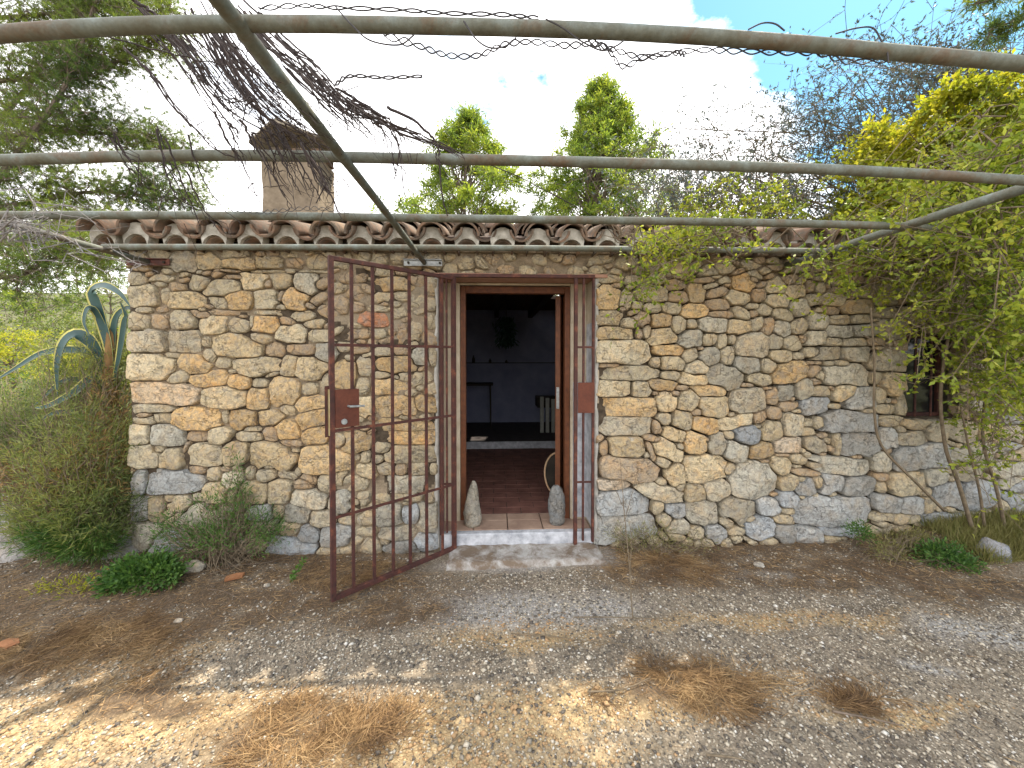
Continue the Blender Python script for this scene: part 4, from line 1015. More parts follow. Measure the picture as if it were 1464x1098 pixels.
q = MB(); q.tube([(.13,2.2,2.28),(.13,2.2,1.96)], .004, 5); q.build('cord', M_DARKW, hg)
C_ = np.stack([NR.normal(.13,.05,700), NR.normal(2.2,.05,700), NR.uniform(1.62,2.0,700)], 1); d = rand_dirs(700); d[:,2] = -abs(d[:,2])-.5
leaves('bundle_leaves', C_, unit(d), .09, .02, leafmat('herb', [(.01,.03,.02),(.02,.06,.04)]), parent=hg)
for k, x in enumerate((-.42, -.12, .18)):
    q = MB(); n_ = 10; base = (x, 3.98, 1.336); hh = (.13,.07,.05)[k]
    for z, r in ((0,.025),(hh*.55,.025),(hh*.75,.010),(hh,.010)):
        for i in range(n_): q.v.append((base[0]+math.cos(6.283*i/n_)*r, base[1]+math.sin(6.283*i/n_)*r, base[2]+z))
    for j in range(3):
        for i in range(n_): q.f.append((j*n_+i, j*n_+(i+1)%n_, (j+1)*n_+(i+1)%n_, (j+1)*n_+i)); q.m.append(0)
    tag(q.build('small_bottle', M_DARKW, None, True, origin=base), ('tall dark bottle on the ledge of the back wall','low dark jar at the middle of the back ledge','smallest dark jar at the right of the back ledge')[k], 'bottle', 'bottles on the back ledge')
# ---------------------------------------------------------------- vegetation
M_BARK = simple('bark', (.08,.06,.045), (.22,.17,.13), 18, .95, 1., .01)
M_TWIG = simple('twig', (.09,.068,.045), (.23,.18,.12), 30, .9, 0)
M_DEADVINE = simple('dead_vine_bark', (.022,.017,.017), (.06,.045,.042), 30, .9, 0)
M_PINE = leafmat('pine_needles', [(.05,.09,.035), (.10,.16,.04), (.19,.25,.05), (.28,.32,.06)], .45, .8)
M_PINEL = leafmat('sunny_pine', [(.07,.12,.035), (.15,.22,.045), (.27,.34,.055), (.42,.44,.07)], .62, 1.1)
M_BUSHY = leafmat('yellow_leaves', [(.12,.15,.02), (.25,.29,.03), (.40,.40,.04), (.54,.48,.06)], .6, 1.2)
M_GREY = leafmat('grey_leaves', [(.05,.065,.085), (.09,.115,.135), (.14,.17,.16)], .25, 1.0)
M_VINE = leafmat('vine_leaves', [(.08,.13,.02), (.20,.26,.03), (.34,.38,.05), (.45,.42,.06)], .45, 2.0)
M_DRYF = leafmat('dry_fronds', [(.15,.085,.035), (.27,.16,.06), (.40,.26,.10)], .2, 2.0)
M_GREEN = leafmat('fresh_green', [(.03,.08,.02), (.07,.15,.03), (.14,.24,.05)], .35, 3.0)
M_JUN = leafmat('shrub_green', [(.06,.09,.03), (.12,.16,.05), (.21,.25,.075), (.34,.34,.11)], .4, 1.8)

def curved(a, b, k=6, sag=0., jit=.1, rg=RNG):
    a, b = Vector(a), Vector(b); L = (b-a).length; out = []
    for i in range(k+1):
        u = i/k; p = a.lerp(b, u)
        w_ = math.sin(math.pi*u)
        p += Vector((rg.uniform(-1,1), rg.uniform(-1,1), rg.uniform(-1,1)))*jit*L*.12*(0 < i < k)
        p.z += sag*L*w_
        out.append(p)
    return out
def tufts(C, Dr, per, L, W, spread=.6):
    """needle bundles: per needles at each C along Dr"""
    C = np.repeat(C, per, 0); d = np.repeat(Dr, per, 0); d = unit(d + NR.normal(size=d.shape)*spread)
    return C, d, NR.uniform(L*.6, L*1.15, len(C)), W
def tree(name, base, height, crown, mleaf, label, cat='tree', clumps=60, twigs=14, leafn=9, L=.09, W=.02, trunk_r=.12, grp=None, seed=1, lean=(0,0), spread=.8, clump_r=.45, crown_z=None, shell=.55):
    """crown: function u in 0..1 (up the crown) -> radius; trunk with limbs, each limb ends in a clump of twigs, each twig bears leaves"""
    rg = random.Random(seed); st = NR.get_state(); NR.seed(seed)
    root = empty(name, base, label, cat, grp); bx_, by_, bz_ = base
    z0 = crown_z if crown_z is not None else .2
    q = MB(); top = Vector((bx_+lean[0], by_+lean[1], bz_+height*.97))
    tr = curved((bx_, by_, bz_-.1), top, 10, 0, .25, rg); q.tube(tr, [trunk_r*(1-.9*i/10) for i in range(11)], 9)
    trunk = q.build('trunk', M_BARK, root, smooth=True)
    q = MB(); CC = []; DD = []
    for c in range(clumps):
        u = rg.random()**.8; a = rg.uniform(0, 6.283); r = crown(u)*(shell+(1-shell)*rg.random())*rg.uniform(.75,1.12)
        zc = bz_+height*(z0+(1-z0)*u); k = min(9, max(0, int(10*(z0+(1-z0)*u)*.85))); st_ = tr[k]
        ctr = Vector((bx_+lean[0]*u+math.cos(a)*r, by_+lean[1]*u+math.sin(a)*r, zc))
        lim = curved(st_, ctr, 5, .06, .5, rg); rad = trunk_r*.32*(1-.6*u)
        q.tube(lim, [rad*(1-.8*i/5) for i in range(6)], 5)
        cr_ = clump_r*rg.uniform(.6,1.25)
        for t_ in range(twigs):
            d = Vector((rg.gauss(0,1), rg.gauss(0,1), rg.gauss(0,.75)+.25)).normalized()
            e = ctr + d*cr_*rg.uniform(.5,1.0); tw = curved(ctr, e, 3, .03, .6, rg)
            if t_ % 3 == 0: q.tube(tw, [rad*.25, rad*.18, rad*.12, rad*.06], 3)
            for j in range(leafn):
                s = (j+.8)/leafn; p = ctr.lerp(e, s); CC.append(p+Vector((rg.gauss(0,1),rg.gauss(0,1),rg.gauss(0,1)))*cr_*.07); DD.append(d)
    q.build('branches', M_BARK, root, smooth=False)
    C_ = np.array([p[:] for p in CC]); d = unit(np.array([p[:] for p in DD]) + NR.normal(size=(len(CC),3))*spread)
    leaves('crown', C_, d, NR.uniform(L*.6, L*1.2, len(C_)), W, mleaf, parent=root)
    NR.set_state(st); return root
def cone(R0, p=.8, q=.25):     # pine crown: full low down, narrow at the top
    return lambda u: (R0*(min(1, (u+.05)/q)**.6)*(max(0, 1-u)**p)+.06)*(1+.18*math.sin(u*31)+.12*math.sin(u*53))
GP = 'pines standing behind the hut'
# two pines above the roof
b = at(672, 320, 13); tree('pine_tree', (b.x, 13, -.2), at(670,168,13).z+.2, cone(5.2,.76,.2), M_PINEL, 'shorter broad pine above the roof left of the doorway', clumps=330, twigs=18, leafn=9, L=.20, W=.045, trunk_r=.16, grp=GP, seed=3, clump_r=.56, crown_z=.22)
b = at(856, 320, 13); tree('pine_tree', (b.x, 13, -.2), at(862,122,13).z+.2, cone(4.9,.72,.2), M_PINEL, 'taller pointed pine above the roof right of the doorway', clumps=430, twigs=18, leafn=9, L=.20, W=.045, trunk_r=.18, grp=GP, seed=5, clump_r=.56, crown_z=.2, lean=(.1,0))
b = at(780, 320, 24); tree('pine_tree', (b.x, 24, -.2), at(770,290,24).z, cone(2.6,.6,.3), M_PINE, 'far small pine low between the two pines', clumps=60, twigs=10, leafn=7, L=.3, W=.07, grp=GP, seed=6, clump_r=.9)
b = at(960, 320, 22); tree('pine_tree', (b.x, 22, -.2), at(960,268,22).z, cone(3.2,.6,.3), M_PINE, 'far low pine to the right of the tall pine', clumps=70, twigs=10, leafn=7, L=.3, W=.07, grp=GP, seed=8, clump_r=.9)
# big pine at the left: limbs reach in from a trunk outside the picture
def limb_tree(name, base, limbs, mleaf, label, L, W, per, dens, grp, tr=.2, side=.9, seed=2, h=8, spread=.55, droop=-.05):
    rg = random.Random(seed); root = empty(name, base, label, 'tree', grp); q = MB()
    trk = curved(base, (base[0]+.4, base[1]+.2, h), 8, 0, .2, rg); q.tube(trk, [tr*(1-.07*i) for i in range(9)], 10)
    q.build('trunk', M_BARK, root, smooth=True); CC = []; DD = []; q = MB()
    for lm_ in limbs:
        pts, r0, dn = lm_[:3]; sd_ = lm_[3] if len(lm_) > 3 else side
        C_ = spline(pts, 22); q.tube(C_, [r0*(1-.85*i/22)+.003 for i in range(23)], 6)
        for i in range(3, 23):
            for s in range(dn):
                t_ = (C_[i]-C_[i-1]).normalized()
                d = (t_*rg.uniform(.2,.9) + Vector((rg.gauss(0,.8), rg.gauss(0,.8), rg.gauss(0,.8)))).normalized()
                ln = sd_*rg.uniform(.35,1.0)*(1-.35*i/22); e = C_[i]+d*ln; e.z += droop*ln
                tw = curved(C_[i], e, 4, .05, .8, rg); q.tube(tw, [.009,.007,.005,.004,.002], 4)
                for k in range(1, 5):
                    for m_ in range(dens):
                        dd = (d+Vector((rg.gauss(0,.5),rg.gauss(0,.5),rg.gauss(0,.5)+.1))).normalized()
                        o_ = Vector((rg.gauss(0,1),rg.gauss(0,1),rg.gauss(0,1)))*.10*min(1, sd_/.5)
                        if m_ % 2 == 0: q.tube([tw[k], tw[k]+o_*1.2], [.003,.0015], 3)
                        CC.append(tw[k]+o_); DD.append(dd)
    q.build('branches', M_BARK, root)
    C_, d, l_, w_ = tufts(np.array([p[:] for p in CC]), np.array([p[:] for p in DD]), per, L, W, spread)
    leaves('crown', C_, d, l_, w_, mleaf, parent=root); return root
def LB(pp, Y): return [at(x, y, Y+dy) for x, y, dy in pp]
limbs = [
 (LB([(-160,420,0),(-40,300,0),(40,200,.2),(100,110,.4),(130,20,.6),(160,-60,.8)], 2.6), .05, 7),
 (LB([(-150,300,0),(0,170,.2),(80,60,.4),(110,-40,.6)], 3.4), .045, 7),
 (LB([(-100,300,0),(30,292,.2),(120,275,.3),(200,278,.4),(262,285,.5)], 2.8), .035, 6),
 (LB([(-100,220,0),(40,190,.2),(140,190,.3),(210,200,.4),(270,235,.5)], 3.2), .035, 7),
 (LB([(-60,120,0),(60,110,.2),(150,95,.3),(210,60,.4),(235,20,.4)], 3.0), .035, 7),
 (LB([(-60,30,0),(60,20,.2),(140,10,.3),(190,-15,.4)], 3.3), .03, 6),
 (LB([(-80,395,0),(20,395,.1),(70,372,.2),(130,362,.2),(175,352,.2)], 1.9), .03, 3),
 (LB([(-80,360,0),(30,345,.3),(100,330,.3),(160,335,.4)], 4.6), .03, 5),
]
limb_tree('pine_tree', (at(-420,500,3).x, 3.0, -.1), limbs, M_PINE, 'large old pine reaching in over the left side of the hut', .075, .0048, 20, 5, GP, seed=4)
# overhead pine at the upper right, its crown mostly above the picture; it shades the yard
def over(px, py, Y): return at(px, py, Y)
limbs = [([(8.4,.9,3.6)]+LB([(1760,-90,0),(1600,-40,0),(1500,12,0),(1420,40,0)], .9), .03, 2, .22), ([(8.4,1.1,4.2)]+LB([(1760,-180,0),(1600,-90,0),(1500,-30,0),(1400,5,0)], 1.2), .03, 2, .24)]
cen = [(3.4,.6,6.6),(4.4,-.2,5.9),(4.9,.9,6.9),(2.9,.9,7.6),(3.9,1.2,8.4),(4.6,-.9,5.6),(3.0,-.4,6.3),(2.2,0.4,7.4),(4.0,-1.6,5.0)]
for k, c in enumerate(cen):
    s_ = (8.4, 1.2, 5.6+.25*k); m_ = [(s_[i]+c[i])/2+(.3 if i == 2 else 0) for i in range(3)]
    e_ = [c[i]+(c[i]-m_[i])*.6 for i in range(3)]
    limbs.append(([s_, m_, c, e_], .05, 5))
limb_tree('pine_tree', (8.3, 1.1, -.1), limbs, M_PINE, 'pine whose long needled twigs hang into the upper right corner', .11, .007, 12, 3, GP, seed=12, side=.85, h=7.2)

# bright leafy tree at the right and the bare thicket around it
b = at(1350, 330, 2.6)
tree('leafy_tree', (b.x, 2.6, -.1), at(1330,150,2.6).z+.0, lambda u: 1.30*math.sqrt(max(0.02, 1-(2*u-.85)**2*.55)) if u < .93 else 1.0, M_BUSHY, 'round bright yellow-green tree behind the right end of the hut', clumps=260, twigs=18, leafn=10, L=.075, W=.040, trunk_r=.10, seed=21, clump_r=.36, crown_z=.42)
def thicket(name, regions, Y, mleaf, label, n, seed, leafL=.05, leafW=.018, stem_r=.006, lv=10, cat='shrub', dens=1., mt=None, grp=None, bz=None):
    """arching thin stems inside a photo region, each with side twigs and small leaves"""
    rg = random.Random(seed); P0 = at(regions[0][0], regions[0][1], Y); root = empty(name, (P0.x, Y, 0.05) if bz is None else bz, label, cat, grp)
    q = MB(); CC = []; DD = []
    for k in range(n):
        (x0, y0, x1, y1, jx, jy) = regions[rg.randrange(len(regions))]
        y_ = Y+rg.uniform(-.35,.35)*dens
        a = at(x0+rg.gauss(0,jx), y0+rg.gauss(0,jy), y_); e = at(x1+rg.gauss(0,jx), y1+rg.gauss(0,jy), y_+rg.uniform(-.3,.3)*dens)
        st = curved(a, e, 9, rg.uniform(-.05,.16), 1.1, rg); L_ = (e-a).length
        q.tube(st, [stem_r*(1-.8*i/9)+.0008 for i in range(10)], 5)
        for i in range(1, 10):
            for s in range(2):
                d = ((st[i]-st[i-1]).normalized()*.7 + Vector((rg.gauss(0,.6), rg.gauss(0,.6), rg.gauss(0,.6)))).normalized()
                ln = L_*.16*rg.uniform(.3,1.1); tw = curved(st[i], st[i]+d*ln, 3, 0, 1.2, rg)
                q.tube(tw, [stem_r*.4,stem_r*.3,stem_r*.25,.0008], 3)
                for m_ in range(lv):
                    f = rg.random(); c = tw[min(3, int(f*4))].lerp(tw[min(3, int(f*4)+1)], (f*4) % 1)
                    CC.append(c); DD.append((d+Vector((rg.gauss(0,.7),rg.gauss(0,.7),rg.gauss(0,.7)-.1))).normalized())
    q.build('stems', mt or M_TWIG, root)
    if CC: leaves('leaves', np.array([p[:] for p in CC]), np.array([p[:] for p in DD]), NR.uniform(leafL*.5, leafL*1.15, len(CC)), leafW, mleaf, parent=root)
    return root
thicket('bare_thicket', [(1500,330,1250,110,50,30),(1500,250,1300,80,50,25),(1480,330,1050,230,50,25),(1400,330,1150,170,50,25),(1480,180,1330,90,40,20),(1250,330,960,240,50,20)], 4.4, M_GREY, 'thin grey-leaved thicket arching over the right of the roof', 170, 31, .075, .028, .014, 10)
thicket('grey_shrub', [(1050,340,1000,250,60,20),(1130,340,1110,250,50,20),(1000,340,960,260,40,20)], 2.6, M_GREY, 'low grey-green shrub behind the roof right of the pines', 60, 33, .045, .016, .006, 9)
thicket('green_shrub', [(1040,340,1050,270,60,15),(1090,345,1080,290,50,15)], 2.3, M_VINE, 'bright green shrub just behind the roof ridge', 26, 34, .06, .028, .006, 8)
# climber on the right part of the hut
CL = [(1400,250,1340,420,50,40),(1370,330,1310,500,40,40),(1450,300,1400,580,35,50),(1460,420,1410,640,30,50),(1340,330,1430,540,40,50),(1280,345,1220,400,40,20),(1464,200,1300,300,50,50),(1420,360,1450,620,50,60),(1500,300,1440,500,30,60),(1380,300,1230,400,60,30)]
thicket('climbing_shrub', CL, -.34, M_VINE, 'tangled climbing shrub with yellow-green leaves over the right of the wall', 105, 41, .036, .017, .0042, 8, 'climber', .6)
thicket('climbing_shrub', [(1450,300,1410,480,45,50),(1464,240,1390,300,50,40),(1480,420,1450,540,30,50),(1464,260,1280,325,50,18)], -.55, M_VINE, 'leafiest outer sprays of the climber at the right edge', 56, 43, .042, .020, .004, 13, 'climber')
thicket('climbing_shrub', [(1090,335,940,345,30,12),(1000,330,915,400,25,20),(1060,330,960,335,30,10),(1000,335,930,350,30,10),(960,350,900,450,16,18)], -.42, M_VINE, 'thin climber strand draped along the eaves right of the door', 34, 44, .036, .016, .0035, 5, 'climber')
# thick stems of the climber
root = empty('climber_stem', (at(1395,770,-.15).x, -.15, .2), 'bare leaning main stems of the climber rooted in the grass', 'stem')
for pp, r in (([(1395,772),(1370,690),(1352,640),(1345,560),(1360,460),(1380,380)],.014), ([(1350,730),(1310,690),(1262,640),(1250,590),(1250,520),(1245,440)],.011), ([(1440,770),(1425,700),(1405,620),(1420,500),(1440,380)],.012), ([(1410,770),(1400,700),(1385,640),(1370,560)],.010),
              ([(1160,395),(1168,372),(1182,356),(1195,330)],.010), ([(1212,412),(1255,395),(1275,370),(1280,350)],.006), ([(1235,480),(1290,500),(1312,440),(1320,425)],.006)):
    q = MB(); q.tube(spline([at(x, y, -.16-.2*(i/len(pp))) for i, (x, y) in enumerate(pp)], 24), [r*(1-.5*i/24) for i in range(25)], 7); q.build('stem', M_TWIG, root, smooth=True)
# dead creeper hanging from the pipes at the upper left
root = empty('dead_creeper', at(380, 60, -1.75), 'bundle of dead dark creeper stems hanging from the pipes at upper left', 'creeper')
guides = [
 ([(560,0),(720,150),(800,240),(900,380),(1000,480),(1150,560),(1230,610)], 12, 36), ([(820,0),(900,160),(1000,310),(1150,470),(1280,560),(1400,640)], 16, 42),
 ([(860,60),(960,250),(1060,400),(1170,500),(1300,600)], 12, 40), ([(930,100),(1010,200),(1120,330),(1260,470),(1400,600)], 10, 34),
 ([(520,200),(640,320),(720,420),(820,540),(920,640),(1000,670)], 3, 6), ([(1000,0),(1150,170),(1300,300),(1400,400),(1480,470)], 12, 30),
 ([(1200,220),(1300,330),(1400,430),(1500,520),(1600,620)], 12, 36), ([(1090,500),(1150,600),(1210,720),(1270,850)], 8, 50), ([(1250,560),(1330,700),(1390,800),(1440,900)], 8, 40),
 ([(1404,380),(1500,430),(1600,500),(1650,600),(1700,800),(1730,890)], 6, 30), ([(1400,400),(1540,480),(1700,560),(1900,640),(1930,700)], 6, 16),
 ([(900,480),(960,600),(1000,680),(1100,900)], 5, 40), ([(700,500),(760,700),(850,860),(940,960)], 4, 60), ([(470,520),(520,640),(590,740),(620,860)], 3, 20)]
zpx = lambda x, y: (x*.34153, y*.34153)
q = MB(); rg = random.Random(77); ns = 0
for pts, cnt, jit in guides:
    for c in range(int(cnt*1.5)):
        j = Vector((rg.gauss(0, jit), rg.gauss(0, jit*.6))); y0 = rg.uniform(-1.85,-1.35); a, b = sorted((rg.uniform(0,.30), rg.uniform(.62,1.0)))
        P_ = [at(*zpx(x+j.x+rg.gauss(0,9), y+j.y+rg.gauss(0,9)), y0+.02*i) for i, (x, y) in enumerate(pts)]
        C_ = spline(P_, 22); C_ = C_[int(a*22):int(b*22)+1]
        C_ = [p+Vector((rg.gauss(0,1), rg.gauss(0,1), rg.gauss(0,1)))*.0016 for p in C_]
        if len(C_) < 4: continue
        r = rg.uniform(.0014,.0040); n_ = len(C_)
        q.tube(C_, [r*(1-.7*i/n_) for i in range(n_)], 5)
        for s in range(rg.randint(1,3)):
            i = rg.randrange(2, n_-1); d = (C_[i]-C_[i-1]).normalized()+Vector((rg.gauss(0,.5),rg.gauss(0,.5),rg.gauss(0,.5)))
            q.tube(curved(C_[i], C_[i]+d*rg.uniform(.03,.12), 4, 0, 1.5, rg), [r*.6,r*.5,r*.4,r*.3,.0004], 3)
        ns += 1
        if ns % 40 == 0: q.build('stem_bundle', M_DEADVINE, root); q = MB()
q.build('stem_bundle', M_DEADVINE, root)
for o_ in root.children: o_['kind'] = 'stuff'
def one(pp, Y, r, m=M_DEADVINE, nm='long_stem', par=None):
    q = MB(); P_ = [at(x, y, (Y if not hasattr(Y, '__len__') else Y[0]+(Y[1]-Y[0])*i/(len(pp)-1))) for i, (x, y) in enumerate(pp)]
    C_ = spline(P_, 30); q.tube([p+Vector((RNG.gauss(0,1),RNG.gauss(0,1),RNG.gauss(0,1)))*.0015 for p in C_], [r*(1-.6*i/30) for i in range(31)], 6); return q.build(nm, m, par, smooth=True)
one([(480,150),(540,175),(590,193),(650,220),(700,236),(760,262),(840,305),(890,345),(903,355)], (-1.6,-.6), .0034, par=root)
one([(553,153),(585,168),(612,190),(625,210),(630,255),(634,290),(640,308)], -1.45, .0055, par=root)
one([(243,48),(262,78),(290,125),(318,165),(343,192)], -1.6, .005, par=root)
one([(60,32),(130,45),(200,65),(280,85),(340,98),(400,118)], -1.9, .002, par=root)
one([(177,68),(212,102),(245,150),(285,190),(310,215),(345,228)], -1.5, .004, par=root)
one([(190,0),(220,20),(248,52)], -1.8, .004, par=root)
# tangle on the pipes at the far left
thicket('dead_tangle', [(-20,330,90,325,15,8),(-20,300,120,330,15,8),(0,340,200,372,20,6),(0,345,80,340,20,8)], -.95, M_GREY, 'grey dead tendrils wound round the pipes at the left edge', 15, 51, .02, .004, .0028, 0, 'creeper', .3, mt=simple('grey_tendril', (.14,.13,.13), (.30,.28,.27), 30), grp=None)
thicket('dead_tangle', [(880,300,1000,312,14,5),(880,345,900,310,14,6),(920,360,860,310,10,6)], -.7, M_GREY, 'pale dead tendrils knotted on the third pipe above the door', 9, 52, .02, .004, .0028, 0, 'creeper', .2, mt=M_TWIG)
# agave
ag = empty('agave', (at(155,575,.28).x, .28, .3), 'tall variegated agave with drooping blue-green leaves at the hut corner', 'agave')
m1 = simple('agave_green', (.018,.050,.050), (.040,.088,.080), 7, .45, .1, .002, .4); m2 = simple('agave_margin', (.36,.33,.09), (.50,.46,.16), 7, .5, 0)
q = MB(); q.tube([at(168,690,.3), at(160,600,.29), at(157,540,.28), at(160,470,.28)], [.05,.05,.045,.03], 10); q.build('agave_stem', simple('agave_stem_m', (.12,.07,.03), (.25,.15,.06), 12), ag, smooth=True)
def agleaf(pp, wpx, tw=0.0):
    P_ = spline([at(x, y, .28+dy) for x, y, dy in pp], 20); w0 = wpx*.66*3.08/FPX; V = []; F = []; M_ = []
    for i, p in enumerate(P_):
        t_ = (P_[min(i+1,20)]-P_[max(i-1,0)]).normalized(); u = i/20
        side = t_.cross(Vector((0,-1,.25+tw))).normalized(); nrm = side.cross(t_).normalized()
        ww = w0*.5*min(1, (.35+u*2.2))*(1-max(0, u-.45)/.55)**.75+.002
        for s, dz in ((-1,.25),(-.80,.12),(0,-.10),(.80,.12),(1,.25)): V.append(tuple(p+side*ww*s+nrm*ww*dz))
        for s, dz in ((1,.20),(0,-.22),(-1,.20)): V.append(tuple(p+side*ww*s*.98+nrm*(ww*dz-.003)))
    for i in range(20):
        for k in range(8):
            F.append((i*8+k, i*8+(k+1) % 8, (i+1)*8+(k+1) % 8, (i+1)*8+k)); M_.append(1 if k in (0,3) else 0)
    q = MB(); q.v = V; q.f = F; q.m = M_; q.build('agave_leaf', [m1, m2], ag, smooth=True)
agleaf([(160,560,0),(156,500,-.02),(140,440,-.05),(132,415,-.08),(150,408,-.12),(172,420,-.16),(186,438,-.18)], 22, .3)
agleaf([(162,560,0),(160,500,0),(166,455,-.05),(182,440,-.1),(190,445,-.12)], 17)
agleaf([(160,555,0),(158,500,0),(140,450,-.05),(126,440,-.1),(120,460,-.12),(128,480,-.13)], 13)
agleaf([(156,555,0),(138,500,-.03),(112,478,-.08),(92,488,-.12),(82,520,-.15),(82,565,-.16)], 25, .4)
agleaf([(154,555,0),(135,508,0),(105,500,0),(60,505,-.05),(20,528,-.08),(-20,552,-.1)], 16)
agleaf([(156,565,0),(135,540,-.05),(105,562,-.12),(70,580,-.18),(50,583,-.2)], 20, .2)
agleaf([(154,565,0),(120,545,0),(90,545,-.02),(60,570,-.05),(48,580,-.05)], 11)
agleaf([(156,575,0),(120,588,-.1),(80,590,-.15),(60,600,-.15)], 15)
agleaf([(160,575,0),(150,600,-.1),(130,602,-.12),(110,592,-.12)], 14)
agleaf([(160,560,0),(172,500,-.05),(178,460,-.08),(180,450,-.1),(172,432,-.12)], 14)
# shrubs
def fine_shrub(name, regs, label, stems, seed, mats_, zbase, cat='shrub', L=.05, W=.005, per=7, grp=None, sr=.004):
    """upright feathery shrub; regs: (px, py, Y, rx, ry, weight, material index) volumes its twigs fill"""
    rg = random.Random(seed); g = at(regs[0][0], regs[0][1], regs[0][2]); root = empty(name, (g.x, g.y, zbase), label, cat, grp)
    sets = [([], []) for _ in mats_]; q = MB()
    for (px, py, Y, rx, ry, wt, mi) in regs:
        c = at(px, py, Y); k = (Y-CAM.y)/FPX
        for s in range(int(stems*wt)):
            while True:
                o_ = Vector((rg.uniform(-1,1), rg.uniform(-1,1), rg.uniform(-1,1)))
                if o_.length < 1: break
            e = c+Vector((o_.x*rx*k, o_.y*min(rx,ry)*k*.8, o_.z*ry*k))
            b0 = Vector((g.x+rg.gauss(0,.10), g.y+rg.gauss(0,.06), zbase)).lerp(e, .0 if s % 4 == 0 else .6)
            st = curved(b0, e, 4, .04, .8, rg)
            q.tube(st, [sr,sr*.8,sr*.6,sr*.4,.0008], 4)
            d0 = (e-Vector((g.x, g.y, zbase))).normalized()
            for i in range(5):
                for m_ in range(per):
                    d = (d0*.6+Vector((rg.gauss(0,.6),rg.gauss(0,.6),rg.gauss(0,.6)))).normalized()
                    p_ = st[4].lerp(st[2], rg.random())
                    t_ = p_+d*rg.uniform(.0,.07)
                    sets[mi][0].append(t_[:]); sets[mi][1].append(d[:])
    q.build('stems', M_TWIG, root)
    for (C_, d), m_, nm in zip(sets, mats_, ('foliage', 'dry_foliage', 'young_foliage')):
        if C_: 
            n = len(C_); leaves(nm, np.array(C_), unit(np.array(d)+NR.normal(size=(n,3))*.3), NR.uniform(L*.5, L*1.3, n), W, m_, parent=root)
    return root
fine_shrub('needled_bush', [(120,640,.0,75,75,1.0,0),(60,600,.35,75,70,.8,0),(145,730,-.1,55,60,.8,0),(120,520,.35,60,60,.4,0),(85,720,-.05,75,60,.8,0),(105,690,-.05,70,40,.25,1),(140,650,-.02,36,50,.25,1),(20,640,.3,60,70,.6,0),(150,550,.3,36,90,.6,0),(40,670,.1,60,34,.3,1),(80,765,-.2,40,24,.3,2),(125,775,-.2,40,20,.3,2),(160,590,.15,22,60,.15,1),(20,560,.7,60,50,.4,2)],
  'dense needled bush with rusty dry patches at the left hut corner', 260, 61, [M_JUN, M_DRYF, M_GREEN], -.02, W=.0052, L=.055, per=7)
fine_shrub('wall_shrub', [(330,735,-.16,50,48,.8,0),(290,765,-.18,38,28,.5,0),(335,690,-.12,12,50,.25,0),(385,760,-.2,30,26,.4,0),(235,755,-.2,22,30,.3,0)], 'wispy green shrub growing against the foot of the left wall', 130, 62, [M_GREEN, M_DRYF], .0, L=.035, W=.006, per=3, sr=.0028)
fine_shrub('green_weed', [(205,822,-.40,46,20,1,0),(170,830,-.42,24,14,.3,0),(228,812,-.36,26,14,.4,0)], 'low dark green weed on the needles before the hut corner', 130, 63, [M_GREEN], .0, L=.028, W=.014, per=6, sr=.002)
fine_shrub('yellow_weed', [(100,850,-.42,50,22,1,0)], 'low yellowing weed left of the green weed', 70, 64, [M_BUSHY], .0, L=.03, W=.006, per=5, sr=.002)
for k, (px, py, h, lab) in enumerate(((416,830,38,'thin green sprig sprouting from the needles left of the gate'),)):
    g = gp(px, py); root = empty('sprig', g, lab, 'plant'); st = [g, at(px+8,py-15,g.y), at(px+18,py-30,g.y)]
    q = MB(); q.tube(spline(st, 8), .002, 4); q.build('stem', M_TWIG, root); P_ = spline(st, 22)
    leaves('leaves', np.array([p[:] for p in P_ for _ in range(3)]), rand_dirs(69), .03, .012, M_GREEN, parent=root)
# grass on the right bank
def grass(name, px0, px1, Y0, Y1, n, L, label, m_, z=.0, W=.004):
    X = NR.uniform(at(px0,780,Y1).x, at(px1,780,Y1).x, n); Y = NR.uniform(Y0, Y1, n); Z = np.array([gz(a, b) for a, b in zip(X, Y)])+z
    d = NR.normal(size=(n,3))*.45; d[:,2] = np.abs(d[:,2])+.55
    o = leaves(name, np.stack([X,Y,Z],1), unit(d), NR.uniform(L*.4, L*1.2, n), W, m_); return tag(o, label, 'grass', kind='stuff')
M_GRASS = leafmat('bank_grass', [(.10,.11,.03), (.17,.16,.05), (.26,.23,.09), (.13,.17,.04)], .25, 2.5)
grass('bank_grass', 1320, 1470, -.42, -.03, 9000, .11, 'olive grass growing on the bank below the climber', M_GRASS)
grass('wall_grass', 1240, 1340, -.30, -.03, 1100, .06, 'sparse grass along the foot of the right wall', M_GRASS)
fine_shrub('green_weed', [(1345,795,-.36,32,16,1,0),(1380,812,-.42,20,10,.4,0)], 'patch of vivid green weed before the right bank', 70, 65, [M_GREEN], .02, L=.026, W=.010, per=5, sr=.002)
fine_shrub('green_weed', [(1228,762,-.16,12,10,1,0)], 'tiny green tuft at the foot of the big blue-grey stone', 24, 66, [M_GREEN], .02, L=.03, W=.007, per=4, sr=.002)
fine_shrub('dry_weed', [(925,770,-.16,45,22,1,0),(880,765,-.14,14,16,.3,0),(1000,780,-.18,30,12,.3,0)], 'wiry grey dry weed at the wall foot right of the door', 70, 67, [M_GRASS], .0, L=.03, W=.004, per=2, sr=.0022)
fine_shrub('dry_weed', [(1275,790,-.30,30,18,1,0),(1310,770,-.2,30,14,.6,0)], 'tangle of grey dry twigs at the foot of the right wall', 60, 68, [M_GRASS], .0, L=.03, W=.004, per=2, sr=.0024)
